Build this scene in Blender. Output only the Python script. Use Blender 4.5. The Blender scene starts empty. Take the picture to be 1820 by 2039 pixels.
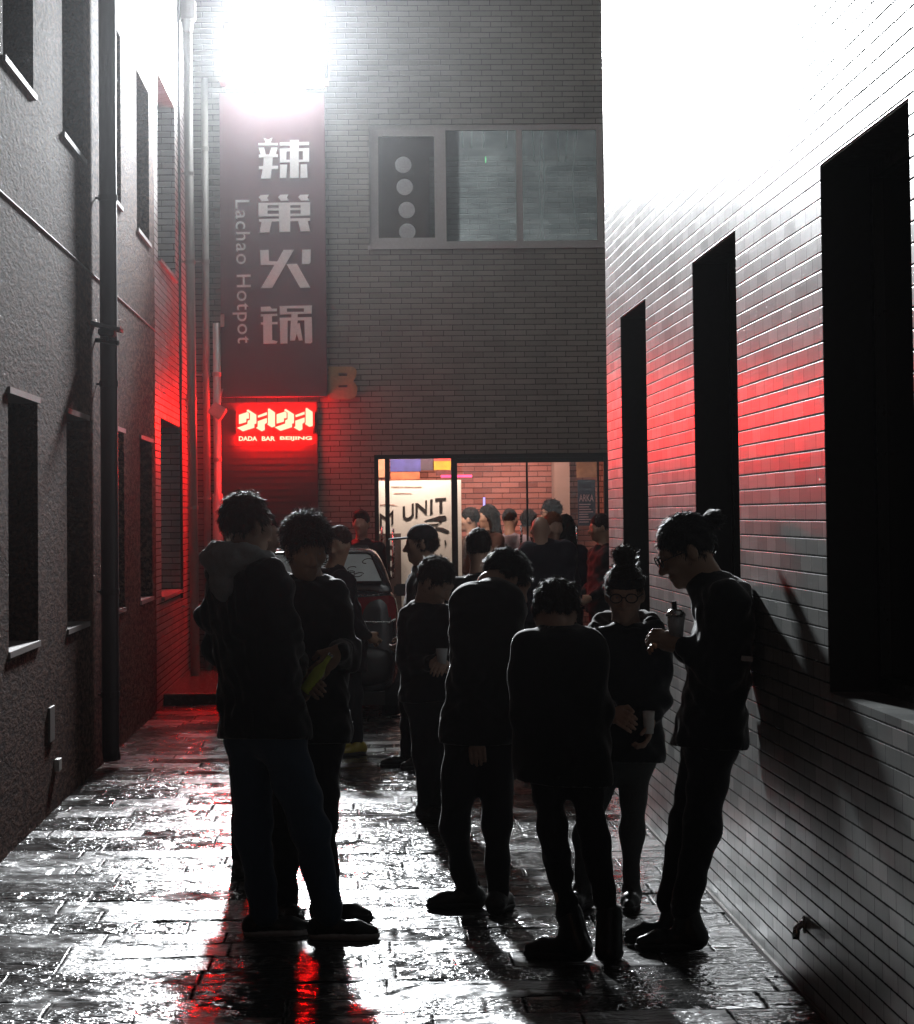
import bpy, bmesh, math, random
import numpy as np
from mathutils import Vector, Matrix
from mathutils.geometry import tessellate_polygon

C = bpy.context.scene.collection
rnd = random.Random(7)

# ------------------------------------------------------------------ camera
FPX, CX, CY, W0, H0 = 5200.0, 910.0, 796.84, 1820.0, 2038.0
YAW, PITCH, ROLL, CAMH = 0.03735, math.radians(2.5), 0.011, 1.7
_sy, _cy, _sp, _cp = math.sin(YAW), math.cos(YAW), math.sin(PITCH), math.cos(PITCH)
_F = np.array([_sy*_cp, _cy*_cp, _sp])
_R0 = np.array([_cy, -_sy, 0.0]); _U0 = np.cross(_R0, _F)
_R = math.cos(ROLL)*_R0 - math.sin(ROLL)*_U0
_U = math.cos(ROLL)*_U0 + math.sin(ROLL)*_R0
CAM = np.array([0, 0, CAMH])
cam = bpy.data.cameras.new('camera'); camo = bpy.data.objects.new('camera', cam); C.objects.link(camo)
cam.sensor_fit = 'VERTICAL'; cam.sensor_height = 36.0; cam.lens = 36.0*FPX/H0
cam.shift_y = -(H0/2-CY)/H0
cam.clip_end = 300
M = Matrix(((_R[0], _U[0], -_F[0], CAM[0]), (_R[1], _U[1], -_F[1], CAM[1]), (_R[2], _U[2], -_F[2], CAM[2]), (0, 0, 0, 1)))
camo.matrix_world = M
bpy.context.scene.camera = camo

def P(dx, dy, y):
    """the point at depth y (metres along the alley) seen at (dx, dy)"""
    d = (dx-CX)/FPX*_R - (dy-CY)/FPX*_U + _F
    return CAM + d*(y/d[1])

# ------------------------------------------------------------------ world, exposure
sc = bpy.context.scene
w = bpy.data.worlds.new("World"); sc.world = w; w.use_nodes = True
wn = w.node_tree
sky = wn.nodes.new('ShaderNodeTexSky'); sky.sky_type = 'NISHITA'; sky.sun_disc = False
sky.sun_elevation = math.radians(-3.0); sky.sun_rotation = math.radians(200)
tint = wn.nodes.new('ShaderNodeMixRGB'); tint.blend_type = 'MULTIPLY'; tint.inputs[0].default_value = 1.0
tint.inputs[2].default_value = (1.0, 0.62, 0.55, 1)
wn.links.new(sky.outputs[0], tint.inputs[1])
bg = wn.nodes['Background']; wn.links.new(tint.outputs[0], bg.inputs[0]); bg.inputs[1].default_value = 0.36
sc.view_settings.view_transform = 'Standard'; sc.view_settings.look = 'None'
sc.view_settings.gamma = 1; sc.view_settings.exposure = 0
sc.render.engine = 'CYCLES'
sc.cycles.use_denoising = True
sc.cycles.max_bounces = 6; sc.cycles.diffuse_bounces = 3; sc.cycles.glossy_bounces = 3
sc.cycles.transmission_bounces = 4; sc.cycles.volume_bounces = 0; sc.cycles.transparent_max_bounces = 12
sc.cycles.sample_clamp_indirect = 6.0
sc.cycles.caustics_reflective = False; sc.cycles.caustics_refractive = False

LAMP_L = 370.0        # radiance of the floodlight
SPOT_W = 24000.0
RED_L = 240.0          # radiance of the red letters

# ------------------------------------------------------------------ material helpers
class NB:
    def __init__(s, m):
        s.t = m.node_tree; s.n = s.t.nodes; s.l = s.t.links
    def node(s, typ, **kw):
        n = s.n.new(typ)
        for k, v in kw.items(): setattr(n, k, v)
        return n
    def put(s, sock, v):
        if hasattr(v, 'is_output') or isinstance(v, bpy.types.NodeSocket): s.l.new(v, sock)
        else: sock.default_value = v
    def math(s, op, a, b=0.0, c=None, clamp=False):
        n = s.node('ShaderNodeMath', operation=op); n.use_clamp = clamp
        s.put(n.inputs[0], a); s.put(n.inputs[1], b)
        if c is not None: s.put(n.inputs[2], c)
        return n.outputs[0]
    def step(s, x, lo, hi):
        n = s.node('ShaderNodeMapRange'); n.interpolation_type = 'SMOOTHSTEP'
        s.put(n.inputs[0], x); n.inputs[1].default_value = lo; n.inputs[2].default_value = hi
        return n.outputs[0]
    def mrange(s, x, a, b, lo, hi):
        n = s.node('ShaderNodeMapRange'); s.put(n.inputs[0], x)
        for i, v in enumerate((a, b, lo, hi)): n.inputs[i+1].default_value = v
        return n.outputs[0]
    def vec(s, x, y, z):
        n = s.node('ShaderNodeCombineXYZ')
        for i, v in enumerate((x, y, z)): s.put(n.inputs[i], v)
        return n.outputs[0]
    def noise(s, v, scale, detail=3.0, rough=0.55):
        n = s.node('ShaderNodeTexNoise'); s.put(n.inputs['Vector'], v)
        n.inputs['Scale'].default_value = scale; n.inputs['Detail'].default_value = detail
        n.inputs['Roughness'].default_value = rough
        return n.outputs[0]
    def white(s, v):
        n = s.node('ShaderNodeTexWhiteNoise', noise_dimensions='3D'); s.put(n.inputs['Vector'], v)
        return n.outputs[0]
    def mix(s, f, a, b):
        n = s.node('ShaderNodeMixRGB'); s.put(n.inputs[0], f)
        for i, v in ((1, a), (2, b)):
            if isinstance(v, (tuple, list)): v = tuple(v)+((1,) if len(v) == 3 else ())
            s.put(n.inputs[i], v)
        return n.outputs[0]
    def bump(s, h, dist, strength=1.0, normal=None):
        n = s.node('ShaderNodeBump'); s.put(n.inputs['Height'], h)
        n.inputs['Distance'].default_value = dist; s.put(n.inputs['Strength'], strength)
        if normal is not None: s.l.new(normal, n.inputs['Normal'])
        return n.outputs[0]

def newmat(name):
    m = bpy.data.materials.new(name); m.use_nodes = True
    return m, NB(m), m.node_tree.nodes['Principled BSDF']

def pos(b):
    g = b.node('ShaderNodeNewGeometry'); s = b.node('ShaderNodeSeparateXYZ')
    b.l.new(g.outputs['Position'], s.inputs[0])
    return g.outputs['Position'], s.outputs[0], s.outputs[1], s.outputs[2]

def plain(name, col, rough=0.6, metal=0.0, var=0.18, scale=40.0, bump=0.0, spec=0.5, sheen=0.0, coat=0.0, local=True):
    m, b, p = newmat(name)
    if local:
        tc = b.node('ShaderNodeTexCoord'); v = tc.outputs['Object']
    else: v = pos(b)[0]
    n = b.noise(v, scale)
    c = b.mix(n, tuple(x*(1-var) for x in col), tuple(min(1, x*(1+var)) for x in col))
    b.l.new(c, p.inputs['Base Color'])
    b.l.new(b.mrange(n, 0.3, 0.7, max(0.02, rough-0.08), min(1, rough+0.08)), p.inputs['Roughness'])
    p.inputs['Metallic'].default_value = metal
    p.inputs['Specular IOR Level'].default_value = spec
    if sheen: p.inputs['Sheen Weight'].default_value = sheen; p.inputs['Sheen Roughness'].default_value = 0.35
    if coat: p.inputs['Coat Weight'].default_value = coat; p.inputs['Coat Roughness'].default_value = 0.06
    if bump: b.l.new(b.bump(n, bump), p.inputs['Normal'])
    return m

def emit(name, col, strength):
    m, b, p = newmat(name)
    e = b.node('ShaderNodeEmission'); e.inputs[0].default_value = tuple(col)+(1,); e.inputs[1].default_value = strength
    b.l.new(e.outputs[0], b.n['Material Output'].inputs[0])
    return m

def brick(name, c1, c2, joint, bw, bh, jw, rough, rvar, bumpd, tilt, stripe=0.0, spec=0.5, vj=0.6, dirt=0.25):
    m, b, p = newmat(name)
    v, x, y, z = pos(b)
    u = b.math('ADD', x, y)
    rowf = b.math('DIVIDE', z, bh); row = b.math('FLOOR', rowf); fv = b.math('SUBTRACT', rowf, row)
    odd = b.math('MODULO', b.math('ABSOLUTE', row), 2.0)
    wob = b.math('MULTIPLY', b.white(b.vec(row, 3.1, 0.0)), 0.12)
    uf0 = b.math('ADD', b.math('ADD', b.math('DIVIDE', u, bw), b.math('MULTIPLY', odd, 0.5)), wob)
    col = b.math('FLOOR', uf0); fu = b.math('SUBTRACT', uf0, col)
    idv = b.vec(col, row, 0.5)
    r1 = b.white(idv); r2 = b.white(b.vec(col, row, 7.5)); r3 = b.white(b.vec(col, row, 13.5))
    # distance to the edges in metres
    du = b.math('MULTIPLY', b.math('MINIMUM', fu, b.math('SUBTRACT', 1.0, fu)), bw/max(vj, .01))
    dv = b.math('MULTIPLY', b.math('MINIMUM', fv, b.math('SUBTRACT', 1.0, fv)), bh)
    rag = b.math('MULTIPLY', b.math('SUBTRACT', b.noise(v, 55.0, 2.0), 0.5), jw*0.6)
    e = b.math('ADD', b.math('MINIMUM', du, dv), rag)
    face = b.step(e, jw*0.30, jw*0.75)
    fine = b.noise(v, 160.0, 3.0); big = b.noise(v, 1.3, 4.0)
    c = b.mix(r1, c1, c2)
    c = b.mix(b.math('MULTIPLY', b.step(big, 0.42, 0.68), dirt), c, tuple(q*0.45 for q in c1))
    if stripe:
        st = b.noise(b.vec(b.math('MULTIPLY', u, 1.0), b.math('MULTIPLY', z, 0.03), 0.0), 130.0, 2.0)
        c = b.mix(b.math('MULTIPLY', b.step(st, 0.45, 0.75), stripe), c, tuple(q*0.5 for q in c1))
    c = b.mix(face, joint, c)
    b.l.new(c, p.inputs['Base Color'])
    rr = b.math('ADD', b.mrange(r2, 0, 1, rough-rvar, rough+rvar), b.math('MULTIPLY', b.math('SUBTRACT', fine, 0.5), 0.12))
    rr = b.math('ADD', rr, b.math('MULTIPLY', b.math('SUBTRACT', 1.0, face), 0.35), clamp=True)
    b.l.new(rr, p.inputs['Roughness'])
    b.l.new(b.math('MULTIPLY', face, spec), p.inputs['Specular IOR Level'])
    h = b.math('MULTIPLY', face, 0.6)
    h = b.math('ADD', h, b.math('MULTIPLY', b.math('MULTIPLY', b.math('SUBTRACT', r3, 0.5), b.math('SUBTRACT', fu, 0.5)), tilt))
    h = b.math('ADD', h, b.math('MULTIPLY', b.math('MULTIPLY', b.math('SUBTRACT', r2, 0.5), b.math('SUBTRACT', fv, 0.5)), tilt*0.4))
    h = b.math('ADD', h, b.math('MULTIPLY', fine, 0.06))
    b.l.new(b.bump(h, bumpd), p.inputs['Normal'])
    return m

def stucco(name, col):
    m, b, p = newmat(name)
    v, x, y, z = pos(b)
    grain = b.noise(b.vec(x, b.math('MULTIPLY', y, 0.28), z), 38.0, 4.0, 0.66)
    streak = b.noise(b.vec(b.math('MULTIPLY', y, 3.0), b.math('MULTIPLY', z, 0.35), 0.0), 1.6, 4.0)
    blotch = b.noise(b.vec(x, b.math('MULTIPLY', y, 0.5), z), 1.3, 4.0)
    c = b.mix(b.step(streak, 0.35, 0.7), tuple(q*0.55 for q in col), col)
    c = b.mix(b.math('MULTIPLY', b.step(blotch, 0.4, 0.7), 0.35), c, tuple(q*0.45 for q in col))
    c = b.mix(b.math('MULTIPLY', b.step(grain, 0.42, 0.62), 0.75), b.mix(0.45, c, (0.0, 0.0, 0.0)), tuple(min(1, q*1.9) for q in col))
    b.l.new(c, p.inputs['Base Color'])
    p.inputs['Roughness'].default_value = 0.9
    p.inputs['Specular IOR Level'].default_value = 0.02
    b.l.new(b.bump(grain, 0.018), p.inputs['Normal'])
    return m

def wet_stone(name):
    m, b, p = newmat(name)
    v, x, y, z = pos(b)
    SL, SW = 0.30, 0.60
    wy = b.math('ADD', y, b.math('MULTIPLY', b.math('SUBTRACT', b.noise(v, 1.7, 2.0), 0.5), 0.10))
    rf = b.math('DIVIDE', wy, SL); row = b.math('FLOOR', rf); fy = b.math('SUBTRACT', rf, row)
    sh = b.white(b.vec(row, 1.0, 0.0))
    cf = b.math('ADD', b.math('DIVIDE', x, b.mrange(b.white(b.vec(row, 5.0, 0.0)), 0, 1, SW*0.7, SW*1.5)), sh); col = b.math('FLOOR', cf); fx = b.math('SUBTRACT', cf, col)
    r1 = b.white(b.vec(col, row, 0.3))
    dx = b.math('MULTIPLY', b.math('MINIMUM', fx, b.math('SUBTRACT', 1.0, fx)), SW)
    dy = b.math('MULTIPLY', b.math('MINIMUM', fy, b.math('SUBTRACT', 1.0, fy)), SL)
    e = b.math('ADD', b.math('MINIMUM', dx, dy), b.math('MULTIPLY', b.math('SUBTRACT', b.noise(v, 24.0, 3.0), 0.5), 0.016))
    slab = b.math('MAXIMUM', b.step(e, 0.001, 0.011), b.step(b.noise(v, 2.6, 3.0), 0.58, 0.68))
    n1 = b.noise(b.vec(b.math('MULTIPLY', x, 0.5), y, z), 25.0, 2.0, 0.55); n2 = b.noise(v, 60.0, 1.0, 0.5); n3 = b.noise(v, 5.0, 3.0)
    pud = b.step(b.noise(b.vec(b.math('MULTIPLY', x, 0.7), y, 0.0), 2.3, 3.0, 0.5), 0.53, 0.62)
    c = b.mix(r1, (0.030, 0.031, 0.032), (0.085, 0.083, 0.078))
    c = b.mix(b.step(n3, 0.35, 0.65), c, (0.045, 0.042, 0.040))
    c = b.mix(slab, (0.012, 0.012, 0.011), c)
    b.l.new(c, p.inputs['Base Color'])
    ro = b.math('ADD', b.mrange(n3, 0.3, 0.7, 0.09, 0.22), b.math('MULTIPLY', b.math('POWER', b.white(b.vec(col, row, 8.8)), 2.0), 0.22))
    ro = b.math('SUBTRACT', ro, b.math('MULTIPLY', pud, 0.03), clamp=True)
    ro = b.math('ADD', ro, b.math('MULTIPLY', b.math('SUBTRACT', 1.0, slab), 0.45), clamp=True)
    b.l.new(ro, p.inputs['Roughness'])
    b.l.new(b.math('MULTIPLY', b.step(e, 0.0, 0.016), 0.27), p.inputs['Specular IOR Level'])
    h = b.math('ADD', b.math('MULTIPLY', n1, 0.9), b.math('MULTIPLY', n2, 0.22))
    h = b.math('MULTIPLY', h, b.math('SUBTRACT', 1.0, b.math('MULTIPLY', pud, 0.88)))
    h = b.math('MULTIPLY', h, b.mrange(b.white(b.vec(col, row, 4.4)), 0, 1, 0.5, 1.15))
    h = b.math('ADD', h, b.math('MULTIPLY', slab, 0.10))
    b.l.new(b.bump(h, 0.018), p.inputs['Normal'])
    return m

def pane_mat(name, tintc=(0.9, 0.95, 0.95), rough=0.02, base=0.05):
    m, b, p = newmat(name)
    tr = b.node('ShaderNodeBsdfTransparent'); tr.inputs[0].default_value = tuple(tintc)+(1,)
    gl = b.node('ShaderNodeBsdfGlossy'); gl.inputs['Roughness'].default_value = rough
    fr = b.node('ShaderNodeFresnel'); fr.inputs[0].default_value = 1.45
    sm = b.noise(pos(b)[0], 3.0)
    fac = b.math('ADD', fr.outputs[0], b.math('MULTIPLY', sm, base), clamp=True)
    mx = b.node('ShaderNodeMixShader'); b.l.new(fac, mx.inputs[0]); b.l.new(tr.outputs[0], mx.inputs[1]); b.l.new(gl.outputs[0], mx.inputs[2])
    b.l.new(mx.outputs[0], b.n['Material Output'].inputs[0])
    return m

MT = {}
MT['tile'] = brick('grey glazed tile', (0.19, 0.205, 0.20), (0.42, 0.425, 0.41), (0.055, 0.055, 0.053), 0.22, 0.0595, 0.0065, 0.33, 0.03, 0.0012, 0.45, stripe=0.35, spec=0.5)
MT['backbrick'] = brick('grey brick', (0.148, 0.140, 0.120), (0.196, 0.187, 0.163), (0.055, 0.055, 0.052), 0.22, 0.058, 0.008, 0.55, 0.06, 0.005, 0.4, vj=0.8)
MT['leftbrick'] = brick('pale painted brick', (0.30, 0.29, 0.28), (0.42, 0.41, 0.40), (0.07, 0.06, 0.06), 0.22, 0.062, 0.009, 0.42, 0.07, 0.005, 0.5)
MT['redbrick'] = brick('red brick', (0.26, 0.10, 0.07), (0.46, 0.22, 0.17), (0.10, 0.05, 0.04), 0.22, 0.065, 0.010, 0.7, 0.05, 0.006, 0.3)
MT['stucco'] = stucco('grey roughcast', (0.098, 0.054, 0.041))
MT['ground'] = wet_stone('wet stone paving')
MT['glassdark'] = plain('dark window glass', (0.012, 0.012, 0.014), 0.12, var=0.3, scale=2.0)
MT['pane'] = pane_mat('clear pane')
MT['pane_up'] = pane_mat('upper pane', (0.52, 0.64, 0.64), 0.03, 0.10)
MT['sill'] = plain('stone sill', (0.26, 0.235, 0.225), 0.7, bump=0.002)
MT['winframe'] = plain('grey window frame', (0.28, 0.265, 0.255), 0.4)
MT['darkframe'] = plain('dark metal frame', (0.02, 0.022, 0.022), 0.35, metal=0.4)
MT['pipe_dark'] = plain('dark brown pipe', (0.035, 0.025, 0.028), 0.5, var=0.3, scale=9)
MT['pipe_pale'] = plain('pale plastic pipe', (0.36, 0.35, 0.32), 0.4, scale=7)
MT['steel'] = plain('brushed steel', (0.6, 0.6, 0.58), 0.25, metal=0.9)
MT['black'] = plain('black plastic', (0.012, 0.012, 0.013), 0.4)
MT['grey'] = plain('grey metal', (0.16, 0.16, 0.17), 0.45, metal=0.3)
MT['maroon'] = plain('maroon sign panel', (0.085, 0.022, 0.030), 0.55, scale=3, var=0.12)
MT['maroon_dark'] = plain('dark maroon board', (0.035, 0.012, 0.013), 0.5, scale=4, bump=0.002)
MT['offwhite'] = plain('off white lettering', (0.80, 0.80, 0.78), 0.5)
MT['ochre'] = plain('weathered ochre letter', (0.26, 0.19, 0.10), 0.7, scale=25, var=0.3)
MT['red'] = emit('red letters', (1.0, 0.0042, 0.0026), RED_L)
MT['plaster'] = plain('pale plaster', (0.34, 0.29, 0.24), 0.8, scale=5)
MT['darkwall'] = plain('dark interior', (0.03, 0.025, 0.03), 0.8)

# ------------------------------------------------------------------ object helpers
def tag(o, label=None, cat=None, group=None, kind=None):
    if label: o['label'] = label
    if cat: o['category'] = cat
    if group: o['group'] = group
    if kind: o['kind'] = kind
    return o

def thing(name, label, cat, loc=(0, 0, 0), group=None):
    o = bpy.data.objects.new(name, None); C.objects.link(o); o.location = loc
    o.empty_display_size = 0.1
    return tag(o, label, cat, group)

def link(name, me, mat, parent=None, smooth=False):
    o = bpy.data.objects.new(name, me); C.objects.link(o)
    if mat is not None: me.materials.append(mat)
    if smooth: me.polygons.foreach_set('use_smooth', [True]*len(me.polygons))
    if parent is not None:
        o.parent = parent
        # meshes are modelled in world space; keep them there under the parent
        off = Vector((0, 0, 0)); q = parent
        while q is not None: off += q.location; q = q.parent
        o.location = -off
    return o

def tagged(name, me, mat, label, cat, group=None, smooth=False):
    o = link(name, me, mat, None, smooth); return tag(o, label, cat, group)

class MB:
    def __init__(s): s.bm = bmesh.new()
    def box(s, x0, x1, y0, y1, z0, z1, bev=0.0):
        r = bmesh.ops.create_cube(s.bm, size=1.0)
        vs = r['verts']
        for v in vs:
            v.co = Vector(((x0+x1)/2+v.co.x*(x1-x0), (y0+y1)/2+v.co.y*(y1-y0), (z0+z1)/2+v.co.z*(z1-z0)))
        if bev:
            es = list({e for v in vs for e in v.link_edges})
            bmesh.ops.bevel(s.bm, geom=es, offset=bev, segments=2, affect='EDGES', profile=0.6)
        return s
    def obox(s, c, ax, ay, az, hx, hy, hz, bev=0.0):
        """box with its own axes and half sizes"""
        r = bmesh.ops.create_cube(s.bm, size=2.0); vs = r['verts']
        ax, ay, az, c = Vector(ax), Vector(ay), Vector(az), Vector(c)
        for v in vs: v.co = c + ax*(v.co.x*hx) + ay*(v.co.y*hy) + az*(v.co.z*hz)
        if bev:
            es = list({e for v in vs for e in v.link_edges})
            bmesh.ops.bevel(s.bm, geom=es, offset=bev, segments=2, affect='EDGES')
        return s
    def tube(s, pts, r, n=10, caps=True):
        pts = [Vector(p) for p in pts]
        rs = r if isinstance(r, (list, tuple)) else [r]*len(pts)
        up = Vector((0, 0, 1)); rings = []
        for i, p in enumerate(pts):
            t = (pts[min(i+1, len(pts)-1)]-pts[max(i-1, 0)]).normalized()
            a = t.cross(up)
            if a.length < 0.05: a = t.cross(Vector((1, 0, 0)))
            a.normalize(); b = t.cross(a).normalized()
            rings.append([s.bm.verts.new(p + (a*math.cos(k*2*math.pi/n)+b*math.sin(k*2*math.pi/n))*rs[i]) for k in range(n)])
        for i in range(len(rings)-1):
            for k in range(n):
                s.bm.faces.new((rings[i][k], rings[i][(k+1) % n], rings[i+1][(k+1) % n], rings[i+1][k]))
        if caps:
            s.bm.faces.new(rings[0][::-1]); s.bm.faces.new(rings[-1])
        return s
    def lathe(s, c, prof, axis=(0, 0, 1), n=16):
        ax = Vector(axis).normalized(); a = ax.cross(Vector((0.3, 1, 0.2))).normalized(); b = ax.cross(a)
        c = Vector(c); rings = []
        for r, h in prof:
            rings.append([s.bm.verts.new(c+ax*h+(a*math.cos(k*2*math.pi/n)+b*math.sin(k*2*math.pi/n))*max(r, 1e-4)) for k in range(n)])
        for i in range(len(rings)-1):
            for k in range(n):
                s.bm.faces.new((rings[i][k], rings[i][(k+1) % n], rings[i+1][(k+1) % n], rings[i+1][k]))
        s.bm.faces.new(rings[0][::-1]); s.bm.faces.new(rings[-1])
        return s
    def prism(s, pts, y0, y1):
        """polygon of (x, z) points extruded from y0 (front) to y1"""
        a = [s.bm.verts.new((x, y0, z)) for x, z in pts]; b = [s.bm.verts.new((x, y1, z)) for x, z in pts]
        n = len(pts)
        for tr in tessellate_polygon([[Vector((x, z, 0)) for x, z in pts]]):
            s.bm.faces.new([a[i] for i in tr]); s.bm.faces.new([b[i] for i in tr[::-1]])
        for i in range(n): s.bm.faces.new((a[i], b[i], b[(i+1) % n], a[(i+1) % n]))
        return s
    def mesh(s, name):
        bmesh.ops.recalc_face_normals(s.bm, faces=s.bm.faces)
        me = bpy.data.meshes.new(name); s.bm.to_mesh(me); s.bm.free(); return me
    def build(s, name, mat, parent=None, smooth=False):
        return link(name, s.mesh(name), mat, parent, smooth)

def wall_mesh(mb, axis, const, u0, u1, v0, v1, holes, into, skirt=()):
    """sheet of wall with openings; each opening gets its jambs, sill and head"""
    us = sorted({u0, u1} | {h[0] for h in holes} | {h[1] for h in holes})
    vs = sorted({v0, v1} | {h[2] for h in holes} | {h[3] for h in holes})
    def pt(u, v, d=0.0):
        return (const+d, u, v) if axis == 'x' else (u, const+d, v)
    bm = mb.bm
    for i in range(len(us)-1):
        for j in range(len(vs)-1):
            uc, vc = (us[i]+us[i+1])/2, (vs[j]+vs[j+1])/2
            if any(h[0] < uc < h[1] and h[2] < vc < h[3] for h in holes): continue
            bm.faces.new([bm.verts.new(pt(*q)) for q in ((us[i], vs[j]), (us[i+1], vs[j]), (us[i+1], vs[j+1]), (us[i], vs[j+1]))])
    for h in holes:
        c = [(h[0], h[2]), (h[1], h[2]), (h[1], h[3]), (h[0], h[3])]
        for k in range(4):
            a, b2 = c[k], c[(k+1) % 4]
            if len(h) > 4 and k in h[4]: continue
            bm.faces.new([bm.verts.new(pt(*q)) for q in ((a[0], a[1], 0), (b2[0], b2[1], 0), (b2[0], b2[1], into), (a[0], a[1], into))])
    return mb

def text_mesh(body, size=1.0, extrude=0.01, offset=0.0, spacing=1.0, align='LEFT'):
    cu = bpy.data.curves.new('lettering', 'FONT'); cu.body = body; cu.size = size; cu.extrude = extrude
    cu.offset = offset; cu.space_character = spacing; cu.align_x = align; cu.resolution_u = 4
    o = bpy.data.objects.new('lettering', cu); C.objects.link(o)
    dg = bpy.context.evaluated_depsgraph_get(); dg.update()
    me = bpy.data.meshes.new_from_object(o.evaluated_get(dg))
    bpy.data.objects.remove(o); bpy.data.curves.remove(cu)
    return me

def fit_text(body, corner, xdir, zdir, width, height, depth, offset=0.0, spacing=1.0):
    """lettering laid on a plane: corner = lower left, scaled to width x height"""
    me = text_mesh(body, 1.0, 0.01, offset, spacing)
    co = np.empty(len(me.vertices)*3); me.vertices.foreach_get('co', co); co = co.reshape(-1, 3)
    mn, mx = co.min(0), co.max(0)
    X, Z = np.array(xdir, float), np.array(zdir, float); Y = np.cross(X, Z)
    a = (co[:, 0]-mn[0])/(mx[0]-mn[0])*width; b = (co[:, 1]-mn[1])/(mx[1]-mn[1])*height
    d = (co[:, 2]-mn[2])/max(mx[2]-mn[2], 1e-6)*depth
    out = np.array(corner, float)+a[:, None]*X+b[:, None]*Z+d[:, None]*Y
    me.vertices.foreach_set('co', out.ravel()); me.update(); return me

def join_meshes(name, meshes):
    bm = bmesh.new()
    for me in meshes:
        bm.from_mesh(me); bpy.data.meshes.remove(me)
    me = bpy.data.meshes.new(name); bm.to_mesh(me); bm.free(); return me

# ------------------------------------------------------------------ ground
def vnoise(x, y, s, seed):
    x = x*s; y = y*s; xi = np.floor(x).astype(int); yi = np.floor(y).astype(int)
    fx = x-xi; fy = y-yi; fx = fx*fx*(3-2*fx); fy = fy*fy*(3-2*fy)
    def hsh(a, b):
        h = np.sin(a*127.1+b*311.7+seed*74.7)*43758.5453
        return h-np.floor(h)
    return (hsh(xi, yi)*(1-fx)+hsh(xi+1, yi)*fx)*(1-fy)+(hsh(xi, yi+1)*(1-fx)+hsh(xi+1, yi+1)*fx)*fy

def make_ground():
    xs = np.concatenate([[-60, -30, -12, -5], np.arange(-1.9, 1.66, 0.0095), [2.2, 3, 4, 5, 7, 12, 30, 60]])
    ys = np.concatenate([[-60, -20, -5, 0, 4, 7], np.arange(8.2, 14, 0.0105), np.arange(14, 20, 0.017), np.arange(20, 27.9, 0.032), [29, 32, 40, 60, 100]])
    X, Y = np.meshgrid(xs, ys)
    row = np.floor(Y/0.30); h0 = np.sin(row*91.7)*4375.5; sh = h0-np.floor(h0)
    h = 0.0042*(vnoise(X*0.62, Y, 13.0, 1)-0.5)+0.0040*(vnoise(X*0.6, Y, 27.0, 2)-0.5)+0.0024*(vnoise(X*0.75, Y, 52, 3)-0.5)
    h += 0.0065*(vnoise(X*0.33, Y, 8.0, 14)-0.5)
    rough = vnoise(X, Y, 2.1, 8); h *= 0.55+0.9*rough
    h += 0.016*(vnoise(X, Y, 0.9, 5)-0.5)
    col = np.floor(X/0.6+sh); fy = Y/0.3-row; fx = X/0.6+sh-col
    t1 = np.sin(row*12.9+col*78.2)*43758.5; t1 -= np.floor(t1); t2 = np.sin(row*39.3+col*11.1)*24634.6; t2 -= np.floor(t2)
    t3 = np.sin(row*27.1+col*51.7)*13758.5; t3 -= np.floor(t3)
    h += (t1-0.5)*0.010*(fy-0.5)+(t2-0.5)*0.008*(fx-0.5)+(t3-0.5)*0.004
    ed = np.minimum(np.minimum(fy, 1-fy)*0.30, np.minimum(fx, 1-fx)*0.6)
    h -= 0.0012*np.clip(1-ed/0.012, 0, 1)*(vnoise(X, Y, 3.0, 9) > .35)
    wl = -0.0052; h = np.where(h < wl, wl+(h-wl)*0.10, h)
    inside = (X > -1.95) & (X < 1.7) & (Y > 7.5) & (Y < 28)
    h = np.where(inside, h, 0.0)
    V = np.stack([X.ravel(), Y.ravel(), h.ravel()], 1)
    ny, nx = X.shape
    i = np.arange(ny-1)[:, None]*nx+np.arange(nx-1)[None, :]
    Q = np.stack([i, i+1, i+nx+1, i+nx], -1).reshape(-1, 4)
    me = mesh_np('ground', V, Q)
    o = link('ground', me, MT['ground'], None, True); o['kind'] = 'structure'
    o['label'] = 'wet uneven stone paving of the alley'
    return o

def mesh_np(name, V, Q):
    me = bpy.data.meshes.new(name)
    me.vertices.add(len(V)); me.vertices.foreach_set('co', np.ascontiguousarray(V, dtype=np.float32).ravel())
    me.loops.add(Q.size); me.loops.foreach_set('vertex_index', np.ascontiguousarray(Q, dtype=np.int32).ravel())
    me.polygons.add(len(Q)); k = Q.shape[1]
    me.polygons.foreach_set('loop_start', np.arange(0, Q.size, k, dtype=np.int32))
    me.update(calc_edges=True); me.validate(); return me
make_ground()

o = MB().box(-1.9, -1.28, 23.9, 27.75, -0.1, 0.10, 0.012).build('kerb', plain('wet kerb stone', (0.10, 0.085, 0.075), 0.22, scale=30, var=.4, bump=.006, local=False)); o['kind'] = 'structure'; o['label'] = 'low raised step in the far corner before the brick annex'
# ------------------------------------------------------------------ buildings
LX, RX, BY = -1.8, 1.54, 27.7

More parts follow.
